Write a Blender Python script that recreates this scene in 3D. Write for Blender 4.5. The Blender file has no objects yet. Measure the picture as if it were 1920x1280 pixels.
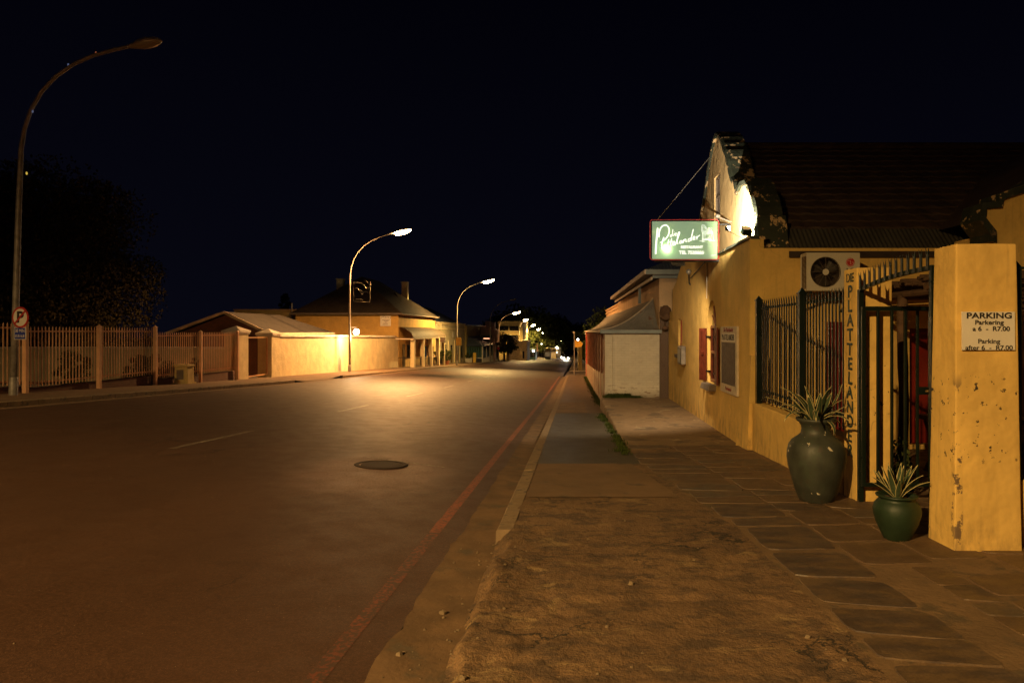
import bpy, math, random
from math import sin, cos, pi, radians
from mathutils import Vector, Matrix, noise
random.seed(7)
SC = bpy.context.scene
COL = SC.collection

# ---------------------------------------------------------------- camera, sky, exposure
cam_d = bpy.data.cameras.new('camera'); cam = bpy.data.objects.new('camera', cam_d); COL.objects.link(cam)
cam.location = (0, 0, 1.5); cam.rotation_euler = (radians(90), 0, 0)
cam_d.lens = 24; cam_d.sensor_width = 36; cam_d.shift_x = -105/1920; cam_d.shift_y = -19/1920
cam_d.clip_start = 0.05; cam_d.clip_end = 6000
SC.camera = cam
w = bpy.data.worlds.new('World'); SC.world = w; w.use_nodes = True
wn = w.node_tree.nodes; wl = w.node_tree.links; wn.clear()
wo = wn.new('ShaderNodeOutputWorld'); wb = wn.new('ShaderNodeBackground'); wl.new(wb.outputs[0], wo.inputs[0])
wc = wn.new('ShaderNodeTexCoord'); ws = wn.new('ShaderNodeSeparateXYZ'); wr = wn.new('ShaderNodeValToRGB')
wl.new(wc.outputs['Generated'], ws.inputs[0]); wl.new(ws.outputs[2], wr.inputs[0]); wl.new(wr.outputs[0], wb.inputs[0])
wr.color_ramp.elements[0].position = 0.0; wr.color_ramp.elements[0].color = (.0022, .0023, .0055, 1)
wr.color_ramp.elements[1].position = 0.45; wr.color_ramp.elements[1].color = (.0006, .0006, .0022, 1)
wb.inputs[1].default_value = 1.0
SC.view_settings.view_transform = 'Standard'; SC.view_settings.look = 'None'
SC.view_settings.exposure = 0; SC.view_settings.gamma = 1
SC.render.engine = 'CYCLES'
SC.cycles.use_denoising = True
try: SC.cycles.denoiser = 'OPENIMAGEDENOISE'
except Exception: pass
SC.cycles.max_bounces = 5; SC.cycles.diffuse_bounces = 3; SC.cycles.glossy_bounces = 2
SC.cycles.transmission_bounces = 4; SC.cycles.sample_clamp_indirect = 3; SC.cycles.use_light_tree = True
SC.cycles.caustics_reflective = False; SC.cycles.caustics_refractive = False

# ---------------------------------------------------------------- materials
def lin(r, g, b):
    f = lambda c: (c/255)/12.92 if c/255 <= .04045 else ((c/255+.055)/1.055)**2.4
    return (f(r), f(g), f(b))
class NT:
    def __init__(s, name):
        s.m = bpy.data.materials.new(name); s.m.use_nodes = True
        s.t = s.m.node_tree; s.n = s.t.nodes; s.l = s.t.links
        s.b = s.n['Principled BSDF']
        g = s.n.new('ShaderNodeNewGeometry'); s.pos = g.outputs['Position']
        s.tc = None
    def new(s, k, **kw):
        n = s.n.new(k)
        for a, v in kw.items(): setattr(n, a, v)
        return n
    def link(s, a, b): s.l.new(a, b)
    def sep(s, v):
        n = s.new('ShaderNodeSeparateXYZ'); s.link(v, n.inputs[0]); return n.outputs
    def mapv(s, v, sc):
        n = s.new('ShaderNodeMapping'); n.inputs['Scale'].default_value = sc if isinstance(sc, tuple) else (sc,)*3
        s.link(v, n.inputs[0]); return n.outputs[0]
    def noise(s, scale, detail=4, rough=.6, vec=None, dist=0):
        n = s.new('ShaderNodeTexNoise'); n.inputs['Scale'].default_value = scale
        n.inputs['Detail'].default_value = detail; n.inputs['Roughness'].default_value = rough
        n.inputs['Distortion'].default_value = dist
        s.link(vec or s.pos, n.inputs['Vector']); return n.outputs[0]
    def ramp(s, v, a, b, lo=0.0, hi=1.0):
        n = s.new('ShaderNodeMapRange'); n.interpolation_type = 'SMOOTHSTEP'
        for i, x in enumerate((a, b, lo, hi)): n.inputs[i+1].default_value = x
        s.link(v, n.inputs[0]); return n.outputs[0]
    def math(s, op, a, b=None):
        n = s.new('ShaderNodeMath', operation=op)
        for i, x in enumerate((a, b)):
            if x is None: continue
            if isinstance(x, (int, float)): n.inputs[i].default_value = x
            else: s.link(x, n.inputs[i])
        return n.outputs[0]
    def mix(s, f, a, b, mode='MIX'):
        n = s.new('ShaderNodeMix', data_type='RGBA', blend_type=mode)
        for i, x in ((0, f), (6, a), (7, b)):
            if isinstance(x, (int, float)): n.inputs[i].default_value = x
            elif isinstance(x, tuple): n.inputs[i].default_value = (*x[:3], 1)
            else: s.link(x, n.inputs[i])
        return n.outputs[2]
    def color(s, c):
        if isinstance(c, tuple): s.b.inputs['Base Color'].default_value = (*c, 1)
        else: s.link(c, s.b.inputs['Base Color'])
    def rough(s, r):
        if isinstance(r, (int, float)): s.b.inputs['Roughness'].default_value = r
        else: s.link(r, s.b.inputs['Roughness'])
    def bump(s, h, strength=.3, dist=.01, prev=None):
        n = s.new('ShaderNodeBump'); n.inputs['Strength'].default_value = strength; n.inputs['Distance'].default_value = dist
        s.link(h, n.inputs['Height'])
        if prev: s.link(prev, n.inputs['Normal'])
        s.link(n.outputs[0], s.b.inputs['Normal']); return n.outputs[0]

def mk(name, base, rough=.8, var=.18, scale=2.5, bump=.25, bscale=45, bdist=.006, metal=0, stains=(), fine=.08, spec=None):
    """general weathered surface: broad and fine tone variation, optional patches (colour, scale, threshold, softness)"""
    t = NT(name)
    lo = tuple(max(0, c*(1-var)) for c in base); hi = tuple(min(1, c*(1+var)) for c in base)
    c = t.mix(t.ramp(t.noise(scale, 5), .3, .7), lo, hi)
    if fine: c = t.mix(t.ramp(t.noise(scale*14, 3), .25, .75, 0, fine*2), c, tuple(x*.6 for x in base))
    for col, sc, th, soft in stains:
        c = t.mix(t.ramp(t.noise(sc, 6, .65), th, th+soft), c, col)
    t.color(c); t.rough(t.ramp(t.noise(scale*3, 3), .2, .8, max(.04, rough-.1), min(1, rough+.08)))
    t.b.inputs['Metallic'].default_value = metal
    if spec is not None: t.b.inputs['Specular IOR Level'].default_value = spec
    if bump: t.bump(t.noise(bscale, 4), bump, bdist)
    return t.m
def emit(name, col, strength, base=(.5,.5,.5)):
    t = NT(name); t.color(base); t.b.inputs['Emission Color'].default_value = (*col, 1)
    t.b.inputs['Emission Strength'].default_value = strength; return t.m

YEL = (.84, .55, .155)
M = {}
def plaster(name, base, zlo=-.6, zhi=.2, dirt=(.16,.10,.05), specks=0.0, drip=.25):
    t = NT(name)
    c = t.mix(t.ramp(t.noise(1.3, 5), .3, .72), tuple(x*.84 for x in base), tuple(min(1, x*1.08) for x in base))
    c = t.mix(t.ramp(t.noise(26, 3), .3, .8, 0, .16), c, tuple(x*.6 for x in base))
    z = t.sep(t.pos)[2]
    low = t.ramp(z, zlo, zhi, 1, 0)
    spl = t.ramp(t.noise(7, 6, .7, t.mapv(t.pos, (1, 1, .35))), .40, .72)
    c = t.mix(t.math('MULTIPLY', low, t.math('MULTIPLY', spl, .75)), c, dirt)
    run = t.ramp(t.noise(5, 4, .6, t.mapv(t.pos, (3, 3, .18))), .52, .80, 0, drip)
    c = t.mix(run, c, dirt)
    crack = t.new('ShaderNodeTexVoronoi', feature='DISTANCE_TO_EDGE'); crack.inputs['Scale'].default_value = .9
    wv = t.new('ShaderNodeVectorMath', operation='ADD'); t.link(t.pos, wv.inputs[0])
    nz = t.new('ShaderNodeTexNoise'); nz.inputs['Scale'].default_value = 3; t.link(t.pos, nz.inputs['Vector']); t.link(nz.outputs[1], wv.inputs[1])
    t.link(wv.outputs[0], crack.inputs['Vector'])
    ck = t.math('MULTIPLY', t.ramp(crack.outputs['Distance'], .0, .010, 1, 0), t.ramp(t.noise(.8), .5, .6))
    c = t.mix(t.math('MULTIPLY', ck, .5), c, tuple(x*.4 for x in base))
    if specks:
        sp = t.ramp(t.noise(17, 5, .6), 1-specks, 1.02-specks)
        band = t.math('MULTIPLY', t.ramp(z, .4, .55), t.ramp(z, 1.05, 1.25, 1, 0))
        c = t.mix(t.math('MULTIPLY', sp, band), c, (.05, .035, .02))
        c = t.mix(t.math('MULTIPLY', t.ramp(t.noise(11, 5, .6), .69, .71), low), c, (.2, .19, .17))
    if specks:   # corner where the plaster has been knocked off
        ed = t.math('MULTIPLY', t.ramp(t.sep(t.pos)[0], 3.085, 3.10, 1, 0), t.ramp(t.sep(t.pos)[0], 3.02, 3.035))
        fr = t.math('MULTIPLY', ed, t.math('MULTIPLY', t.ramp(t.noise(9, 5, .7, t.mapv(t.pos, (1, 1, .8))), .53, .57), t.ramp(z, 1.0, 1.2, 1, 0)))
        fr = t.math('MULTIPLY', fr, t.ramp(t.sep(t.pos)[1], 5.38, 5.42, 1, 0)); c = t.mix(fr, c, (.17, .11, .06))
    t.color(c); t.rough(.82)
    b = t.bump(t.noise(2.5, 3), .8, .05); t.bump(t.noise(70, 4), .25, .004, b)
    return t.m
M['yellow'] = plaster('yellow_plaster', YEL, -.6, .3)
M['yellow_near'] = plaster('yellow_plaster_pillar', YEL, -.35, .25, specks=.378)
M['gable_plaster'] = plaster('gable_plaster', (.74, .52, .24), 2.4, 3.0, drip=.15)
M['cream'] = plaster('cream_plaster', (.76, .62, .36), -2.2, -.9, drip=.12)
M['cream2'] = plaster('pale_plaster', (.52, .44, .28), -4, -2)
M['cream3'] = plaster('ochre_plaster', (.62, .46, .18), -4, -2)
M['orange_plaster'] = plaster('buff_plaster', (.70, .47, .26), 0, 1)
M['pink_plaster'] = plaster('pink_plaster', (.75, .45, .34), -4, -2)
M['white_trim'] = mk('white_painted_coping', (.74, .66, .54), .7, .12)
M['green_trim'] = mk('dark_green_peeling_paint', (.026, .032, .020), .6, .3, stains=(((.55,.38,.20), 4.2, .575, .015), ((.15,.1,.06), 7, .62, .03)), bump=.6, bscale=14, bdist=.02)
M['green_metal'] = mk('dark_green_gloss_metal', (.007, .013, .009), .34, .2, fine=0, bump=.05)
M['green_glaze'] = mk('teal_glaze', (.048, .052, .040), .55, .35, 4, stains=(((.045,.058,.038), 3, .5, .2), ((.05,.04,.028), 9, .56, .12), ((.62,.55,.42), 7.5, .66, .008)), bump=.12)
M['green_glaze2'] = mk('bottle_green_glaze', (.016, .034, .015), .55, .25, 5, bump=.15)
M['peach'] = mk('peach_painted_steel', (.72, .40, .22), .5, .12, fine=.05, bump=.05)
M['steel'] = mk('galvanised_steel', (.33, .31, .28), .42, .2, 6, metal=.35, bump=.05)
M['pole_grey'] = mk('weathered_pole', (.26, .23, .20), .5, .3, 5, metal=.2, bump=.1)
M['white_metal'] = mk('cream_enamel', (.66, .60, .48), .45, .06, bump=.03)
M['black'] = mk('black_paint', (.012, .012, .012), .5, .2, bump=.05)
M['dark_glass'] = mk('dark_window_glass', (.015, .014, .014), .08, .2, bump=0, fine=0)
M['brown_wood'] = mk('varnished_red_brown_wood', (.15, .032, .016), .4, .3, 8, bump=.2, bscale=90)
M['log'] = mk('rough_log', (.12, .065, .035), .85, .35, 6, bump=.6, bscale=25)
M['grey_wood'] = mk('grey_board', (.17, .13, .10), .8, .2)
M['board_dark'] = mk('dark_board', (.045, .028, .020), .55, .25, 3)
M['paper'] = mk('weathered_white_board', (.66, .56, .42), .6, .12, 9, stains=(((.45,.22,.12), 9, .66, .04),))
M['sign_white'] = mk('white_sign_sheet', (.82, .76, .66), .5, .05, fine=.03, bump=0)
M['ink'] = mk('sign_ink', (.02, .015, .012), .6, .1, bump=0, fine=0)
M['ink_green'] = mk('green_lettering', (.012, .035, .022), .5, .1, bump=0, fine=0)
M['red'] = mk('red_paint', (.50, .03, .02), .45, .1, fine=.03, bump=0)
M['blue'] = mk('blue_sign_paint', (.02, .04, .30), .45, .1, fine=.03, bump=0)
M['yellow_sign'] = mk('yellow_sign_paint', (.70, .42, .05), .5, .1, fine=.03, bump=0)
M['red_door'] = mk('red_painted_door', (.20, .014, .008), .45, .2, fine=.1)
M['white_brick'] = None
M['concrete'] = mk('old_concrete', (.185, .108, .052), .85, .25, 3, stains=(((.12,.085,.05), 2.2, .55, .1),), bump=.5, bscale=30, bdist=.01)
M['kerb'] = mk('kerb_concrete', (.27, .185, .105), .85, .22, 4, stains=(((.13,.10,.07), 4, .56, .08),), bump=.6, bscale=28, bdist=.012)
M['cottage_roof'] = mk('dull_iron_roof', (.030, .025, .023), .7, .2, 1.2)
M['veranda_iron'] = mk('brown_veranda_iron', (.13, .090, .050), .7, .2, 1.5)
M['house_yellow'] = plaster('house_yellow_plaster', (.66, .40, .11), -2.2, -1, drip=.1)
M['brown_roof'] = mk('dark_iron_roof', (.060, .045, .034), .6, .25, 1.2)
M['grey_roof'] = mk('grey_iron_roof', (.20, .18, .16), .55, .2, 1.2, stains=(((.10,.06,.04), 3, .62, .06),))
M['blue_roof'] = mk('blue_grey_iron_roof', (.10, .12, .17), .5, .2, 1.2)
M['rusty_roof'] = mk('rust_stained_iron_roof', (.30, .28, .24), .55, .2, 2, stains=(((.22,.10,.045), 2.0, .56, .12), ((.05,.045,.04), 6, .68, .02)))
M['fascia_blue'] = mk('blue_grey_fascia', (.25, .29, .28), .6, .12)
M['fascia_pale'] = mk('pale_fascia', (.62, .50, .36), .6, .15)
M['red_column'] = mk('dark_red_column_paint', (.40, .15, .075), .55, .25, 3)
M['bark'] = mk('bark', (.07, .05, .035), .9, .3, 8, bump=.7, bscale=20, bdist=.02)
def leafm(name, a, b, sc=.9):
    t = NT(name); c = t.mix(t.ramp(t.noise(sc, 4), .35, .65), a, b)
    c = t.mix(t.ramp(t.noise(sc*9, 2), .3, .7, 0, .6), c, tuple(x*.5 for x in a)); t.color(c); t.rough(.8); t.b.inputs['Specular IOR Level'].default_value = .1
    t.b.inputs['Subsurface Weight'].default_value = 0
    return t.m
M['leaf_dark'] = leafm('dark_foliage', (.022, .019, .007), (.050, .038, .013))
M['leaf_mid'] = leafm('street_foliage', (.045, .060, .016), (.11, .12, .035), 2)
M['grass'] = leafm('weed_grass', (.05, .075, .018), (.10, .13, .03), 6)
M['agave_green'] = leafm('agave_green', (.055, .085, .045), (.08, .11, .055), 9)
M['agave_cream'] = mk('agave_cream_margin', (.50, .43, .20), .6, .1, 12, bump=0)
M['soil'] = mk('dry_soil', (.12, .08, .05), .95, .3, 3, bump=.6)
M['ground'] = mk('dark_yard_ground', (.07, .055, .035), .95, .3, 1, bump=.5)
M['globe'] = emit('lit_white_globe', (1, .84, .58), 22)
M['globe_cold'] = emit('lit_cool_globe', (.92, .95, 1), 14)
M['lamp_orange'] = emit('lit_sodium_bowl', (1, .66, .30), 90)
M['lamp_yellow'] = emit('lit_yellow_bowl', (1, .76, .40), 90)
M['lamp_off'] = mk('unlit_lamp_bowl', (.35, .30, .24), .15, .1, bump=0)
M['headlight'] = emit('lit_headlight', (1, .93, .80), 160)
M['neon_red'] = mk('red_neon_tube', (.62, .06, .05), .3, .1, bump=0)
M['neon_red'].node_tree.nodes['Principled BSDF'].inputs['Emission Color'].default_value = (1, .12, .10, 1)
M['neon_red'].node_tree.nodes['Principled BSDF'].inputs['Emission Strength'].default_value = .12
M['neon_pink'] = emit('pink_neon_line', (1, .42, .22), 3)
M['bulb_red'] = emit('red_fairy_bulb', (1, .25, .1), .25)
M['bulb_blue'] = emit('blue_fairy_bulb', (.35, .5, 1), .15)
M['bulb_yellow'] = emit('yellow_fairy_bulb', (1, .7, .1), .5)
M['car_paint'] = mk('silver_car_paint', (.30, .30, .30), .25, .05, metal=.4, bump=0)
M['rubber'] = mk('black_rubber', (.02, .02, .02), .8, .1)
M['gravel'] = mk('loose_stones', (.19, .135, .080), .9, .3, 9)
M['weld_red'] = mk('red_pvc', (.26, .02, .012), .4, .2, 3, bump=0)

# white painted brickwork
def brickwork(name, c1, c2, mort, axis_xz=True, peel=None, bh=.075, bw=.22):
    t = NT(name); mp = t.new('ShaderNodeCombineXYZ'); o = t.sep(t.pos)
    t.link(t.math('ADD', o[0], o[1]), mp.inputs[0]); t.link(o[2], mp.inputs[1])
    b = t.new('ShaderNodeTexBrick'); t.link(mp.outputs[0], b.inputs['Vector'])
    b.inputs['Scale'].default_value = 1; b.inputs['Brick Width'].default_value = bw; b.inputs['Row Height'].default_value = bh
    b.inputs['Mortar Size'].default_value = .006; b.inputs['Mortar Smooth'].default_value = .4
    b.inputs['Color1'].default_value = (*c1, 1); b.inputs['Color2'].default_value = (*c2, 1); b.inputs['Mortar'].default_value = (*mort, 1)
    c = b.outputs[0]
    c = t.mix(t.ramp(t.noise(2, 5), .35, .75, 0, .5), c, tuple(x*.72 for x in c1))
    if peel:
        z = o[2]; f = t.math('MULTIPLY', t.ramp(t.noise(7, 6, .65, t.mapv(t.pos, (.6, .6, 2.2))), .555, .63), t.ramp(z, -.5, .0, 1, .15))
        c = t.mix(f, c, peel)
        c = t.mix(t.ramp(z, -.6, -.25, .7, 0), c, (.20, .13, .07))
    t.color(c); t.rough(.8); bb = t.bump(b.outputs['Fac'], -.35, .006); t.bump(t.noise(50, 3), .2, .004, bb)
    return t.m
M['white_brick'] = brickwork('white_painted_brick', (.74, .66, .50), (.70, .62, .46), (.62, .54, .40), peel=(.22, .10, .05))
M['red_brick'] = brickwork('red_brick', (.16, .055, .035), (.11, .045, .03), (.16, .12, .09))
# asphalt
def asphalt(name, base, spark=True, rough=.55, worn=None):
    t = NT(name)
    c = t.mix(t.ramp(t.noise(.35, 5, .6), .3, .7), tuple(x*.80 for x in base), tuple(x*1.2 for x in base))
    c = t.mix(t.ramp(t.noise(1.1, 5, .65, t.mapv(t.pos, (1, .22, 1))), .42, .66, 0, .45), c, tuple(x*.62 for x in base))
    c = t.mix(t.ramp(t.noise(130, 2), .35, .75, 0, .7), c, tuple(x*2.3 for x in base))
    c = t.mix(t.ramp(t.noise(45, 4, .7), .40, .62, 0, .5), c, tuple(x*.5 for x in base))
    crack = t.new('ShaderNodeTexVoronoi', feature='DISTANCE_TO_EDGE'); crack.inputs['Scale'].default_value = .33
    wv = t.new('ShaderNodeVectorMath', operation='ADD'); t.link(t.pos, wv.inputs[0])
    nz = t.new('ShaderNodeTexNoise'); nz.inputs['Scale'].default_value = 1.2; nz.inputs['Detail'].default_value = 6; t.link(t.pos, nz.inputs['Vector']); t.link(nz.outputs[1], wv.inputs[1])
    t.link(wv.outputs[0], crack.inputs['Vector'])
    ck = t.math('MULTIPLY', t.ramp(crack.outputs['Distance'], .001, .006, 1, 0), t.ramp(t.noise(.25), .5, .58))
    c = t.mix(ck, c, tuple(x*.35 for x in base))
    if worn:   # worn polished patch round the manhole, its sheen painted as paler colour
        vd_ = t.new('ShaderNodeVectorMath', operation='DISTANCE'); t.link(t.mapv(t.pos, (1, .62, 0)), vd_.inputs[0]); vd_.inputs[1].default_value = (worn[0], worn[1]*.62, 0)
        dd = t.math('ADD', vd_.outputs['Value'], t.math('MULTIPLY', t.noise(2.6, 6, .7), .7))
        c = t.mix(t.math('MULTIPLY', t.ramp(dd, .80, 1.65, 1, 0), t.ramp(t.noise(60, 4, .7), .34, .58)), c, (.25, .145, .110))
    if spark: c = t.mix(t.ramp(t.noise(75, 1), .78, .80), c, (.40, .33, .25))
    t.color(c)
    r = t.ramp(t.noise(3.1, 5, .6), .3, .7, rough-.04, rough+.06)
    t.rough(r); t.b.inputs['Specular IOR Level'].default_value = .38
    b = t.bump(t.noise(8, 4), .25, .012); t.bump(t.noise(150, 3), .55, .004, b)
    return t.m
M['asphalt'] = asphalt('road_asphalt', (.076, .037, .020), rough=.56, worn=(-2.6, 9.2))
M['patch_asphalt'] = asphalt('smooth_grey_asphalt', (.078, .066, .050), False, .55)
M['brown_asphalt'] = asphalt('brown_asphalt', (.12, .075, .048), False, .6)
def marking(name, col, cover):
    t = NT(name); c = t.mix(t.ramp(t.noise(28, 5, .7), 1-cover-.08, 1-cover+.08), (.075, .042, .025), col)
    c = t.mix(t.ramp(t.noise(3, 4), .35, .75, 0, .55), c, (.075, .042, .025)); t.color(c); t.rough(.6); t.bump(t.noise(150, 3), .4, .004); return t.m
M['red_line'] = marking('worn_red_paint', (.34, .085, .030), .55)
M['faint_red'] = marking('nearly_gone_red_paint', (.26, .066, .028), .47)
M['white_line'] = marking('worn_white_paint', (.38, .32, .24), .50)
M['yellow_line'] = marking('worn_yellow_paint', (.45, .30, .06), .6)

# ---------------------------------------------------------------- object helpers
WL = {}     # world location of each parent
def tag(o, label=None, cat=None, group=None, kind=None):
    if label: o['label'] = label
    if cat: o['category'] = cat
    if group: o['group'] = group
    if kind: o['kind'] = kind
    return o
def thing(name, label, cat, loc=(0,0,0), group=None):
    o = bpy.data.objects.new(name, None); COL.objects.link(o); o.empty_display_size = .2
    o.location = loc; WL[o.name] = Vector(loc); return tag(o, label, cat, group)
def link(name, me, mat=None, parent=None, world=True):
    """link a mesh given in world coordinates (world=True) or in the parent's own frame"""
    o = bpy.data.objects.new(name, me); COL.objects.link(o)
    if mat is not None:
        for m in (mat if isinstance(mat, (list, tuple)) else [mat]): me.materials.append(m)
    WL[o.name] = Vector((0, 0, 0))
    if parent is not None:
        o.parent = parent; off = WL.get(parent.name, Vector((0,0,0)))
        WL[o.name] = off.copy()
        if world: me.transform(Matrix.Translation(-off))
    return o
class MB:
    def __init__(s): s.v = []; s.f = []; s.mi = []; s.cur = 0
    def face(s, *idx): s.f.append(idx); s.mi.append(s.cur)
    def quad(s, a, b, c, d):
        n = len(s.v); s.v += [tuple(a), tuple(b), tuple(c), tuple(d)]; s.face(n, n+1, n+2, n+3); return s
    def box(s, x0, x1, y0, y1, z0, z1):
        return s.hexa([(x0,y0,z0),(x1,y0,z0),(x1,y1,z0),(x0,y1,z0),(x0,y0,z1),(x1,y0,z1),(x1,y1,z1),(x0,y1,z1)])
    def hexa(s, p):
        n = len(s.v); s.v += [tuple(q) for q in p]
        for f in ((0,3,2,1),(4,5,6,7),(0,1,5,4),(1,2,6,5),(2,3,7,6),(3,0,4,7)): s.face(*[n+i for i in f])
        return s
    def bar(s, a, b, wx, wy=None):
        """square bar from a to b"""
        a = Vector(a); b = Vector(b); d = (b-a).normalized(); wy = wy or wx
        u = d.cross(Vector((0,0,1))); u = Vector((1,0,0)) if u.length < 1e-3 else u.normalized(); v = d.cross(u).normalized()
        p = [q+u*(sx*wx/2)+v*(sy*wy/2) for q in (a, b) for sx, sy in ((-1,-1),(1,-1),(1,1),(-1,1))]
        return s.hexa(p)
    def tube(s, pts, r, n=10, cap=True):
        pts = [Vector(p) for p in pts]; rs = r if isinstance(r, (list, tuple)) else [r]*len(pts)
        base = len(s.v); u = None
        for i, p in enumerate(pts):
            d = (pts[min(i+1, len(pts)-1)]-pts[max(i-1, 0)]).normalized()
            if u is None:
                u = d.cross(Vector((0,1,0)));  u = d.cross(Vector((1,0,0))) if u.length < .1 else u
            u = (u - d*u.dot(d)).normalized(); v = d.cross(u)
            for k in range(n):
                a = 2*pi*k/n; q = p+(u*cos(a)+v*sin(a))*rs[i]; s.v.append(tuple(q))
        for i in range(len(pts)-1):
            for k in range(n):
                a = base+i*n+k; b = base+i*n+(k+1)%n; s.face(a, b, b+n, a+n)
        if cap: s.face(*[base+k for k in range(n)][::-1]); s.face(*[base+(len(pts)-1)*n+k for k in range(n)])
        return s
    def lathe(s, prof, c=(0,0,0), n=40):
        base = len(s.v)
        for r, z in prof:
            for k in range(n):
                a = 2*pi*k/n; s.v.append((c[0]+r*cos(a), c[1]+r*sin(a), c[2]+z))
        for i in range(len(prof)-1):
            for k in range(n):
                a = base+i*n+k; b = base+i*n+(k+1)%n; s.face(a, b, b+n, a+n)
        return s
    def ball(s, c, r, n=12, sq=(1,1,1)):
        base = len(s.v); h = n//2
        for i in range(h+1):
            t = -pi/2+pi*i/h
            for k in range(n):
                a = 2*pi*k/n; s.v.append((c[0]+r*sq[0]*cos(t)*cos(a), c[1]+r*sq[1]*cos(t)*sin(a), c[2]+r*sq[2]*sin(t)))
        for i in range(h):
            for k in range(n):
                a = base+i*n+k; b = base+i*n+(k+1)%n; s.face(a, b, b+n, a+n)
        return s
    def grid(s, fn, nu, nv):
        base = len(s.v)
        for i in range(nu+1):
            for j in range(nv+1): s.v.append(tuple(fn(i/nu, j/nv)))
        for i in range(nu):
            for j in range(nv):
                a = base+i*(nv+1)+j; s.face(a, a+nv+1, a+nv+2, a+1)
        return s
    def mesh(s, name, smooth=False):
        me = bpy.data.meshes.new(name); me.from_pydata(s.v, [], s.f)
        me.polygons.foreach_set('material_index', s.mi)
        if smooth: me.polygons.foreach_set('use_smooth', [True]*len(me.polygons))
        me.update(); return me
    def build(s, name, mat, parent=None, smooth=False, world=True):
        me = s.mesh(name, smooth); o = link(name, me, mat, parent, world); return o
def bevel(o, wdt=.01, seg=2):
    m = o.modifiers.new('bevel', 'BEVEL'); m.width = wdt; m.segments = seg; m.limit_method = 'ANGLE'; return o
DG = None
def roughen(o, amt=.006, rad=.014, cuts=11):
    """hand-plastered look: softened corners and an uneven face"""
    import bmesh
    bm = bmesh.new(); bm.from_mesh(o.data); bmesh.ops.bevel(bm, geom=bm.edges[:], offset=rad, segments=3, affect='EDGES', profile=.5)
    bmesh.ops.subdivide_edges(bm, edges=[e for e in bm.edges if e.calc_length() > .1], cuts=cuts, use_grid_fill=True)
    off = WL[o.name]
    for v in bm.verts:
        p = v.co+off; n = noise.noise(p*2.3)*1.0+noise.noise(p*9)*.5+noise.noise(p*24)*.22
        v.co += v.normal*amt*n
    bm.to_mesh(o.data); bm.free(); o.data.update(); o.data.polygons.foreach_set('use_smooth', [True]*len(o.data.polygons)); return o
def curve_mesh(cu):
    ob = bpy.data.objects.new('tmp', cu); COL.objects.link(ob)
    dg = bpy.context.evaluated_depsgraph_get(); dg.update()
    me = bpy.data.meshes.new_from_object(ob.evaluated_get(dg)); bpy.data.objects.remove(ob); bpy.data.curves.remove(cu)
    return me
def frame(o, u, v):
    u = Vector(u).normalized(); v = Vector(v).normalized(); n = u.cross(v)
    m = Matrix.Identity(4)
    for i in range(3): m[i][0] = u[i]; m[i][1] = v[i]; m[i][2] = n[i]; m[i][3] = o[i]
    return m
def plate(outer, holes, depth, o, u, v):
    """slab with real openings: outline in (u, v), centred on its thickness"""
    cu = bpy.data.curves.new('pl', 'CURVE'); cu.dimensions = '2D'; cu.fill_mode = 'BOTH'; cu.extrude = depth/2
    for loop in [outer]+list(holes):
        sp = cu.splines.new('POLY'); sp.points.add(len(loop)-1); sp.use_cyclic_u = True
        for p, q in zip(sp.points, loop): p.co = (q[0], q[1], 0, 1)
    me = curve_mesh(cu); me.transform(frame(o, u, v)); return me
def text(s, size, o, u, v, ext=.002, align='CENTER', sx=1.0, shear=0, space=1.0, bold=0):
    cu = bpy.data.curves.new('tx', 'FONT'); cu.body = s; cu.size = size; cu.extrude = ext; cu.align_x = align; cu.align_y = 'CENTER'
    cu.shear = shear; cu.space_character = space; cu.offset = bold
    me = curve_mesh(cu); me.transform(frame(o, u, v) @ Matrix.Diagonal((sx, 1, 1, 1))); return me
def joinmesh(mes, name):
    import bmesh
    bm = bmesh.new()
    for me in mes: bm.from_mesh(me)
    out = bpy.data.meshes.new(name); bm.to_mesh(out); bm.free(); return out
def copy_tree(o, parent=None):
    c = o.copy(); COL.objects.link(c)
    if parent is not None: c.parent = parent
    for ch in list(o.children): copy_tree(ch, c)
    return c
def W(px, py, Z):   # photograph pixel at depth Z -> place in the world
    return Vector(((px-1065)/1280*Z, Z, 1.5-(py-621)/1280*Z))

# ---------------------------------------------------------------- lie of the land
def P(y):
    if y < -30: return -1.26
    if y < 30: return .042*y
    if y < 520: return 1.26+.034*(y-30)
    return max(17.92-.006*(y-520), 3.5)
def XK(y): return -.70+.0105*y if y < 58 else -.09+.012*(min(y, 600)-58)
def XL(y): return -12.4 if y < 100 else -12.4+.022*(min(y, 600)-100)
def roadz(x, y):
    a = XL(y); b = XK(y); u = min(1, max(0, (x-a)/(b-a)))
    return .45*(1-u)-.13*u+.10*sin(pi*u)*.6-P(y)
def gz(x, y):
    if x < XL(y): return .58-P(y)
    if x > XK(y): return -P(y)
    return roadz(x, y)
# ================================================================ GROUND
def structure(o): o['kind'] = 'structure'; return o
def ys(a, b, step, grow=1.0):
    out = [a]; s = step
    while out[-1]+s < b: out.append(out[-1]+s); s *= grow
    out.append(b); return out
def strip(name, fa, fb, yy, n, mat, h=0.0, zf=None, smooth=True):
    """sheet between x = fa(y) and x = fb(y) that follows the land"""
    mb = MB(); zf = zf or gz; W_ = n+1
    for y in yy:
        for i in range(W_):
            x = fa(y)+(fb(y)-fa(y))*i/n; mb.v.append((x, y, zf(x, y)+h))
    for j in range(len(yy)-1):
        for i in range(n):
            a = j*W_+i; mb.face(a, a+1, a+1+W_, a+W_)
    return structure(mb.build(name, mat, None, smooth))
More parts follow.
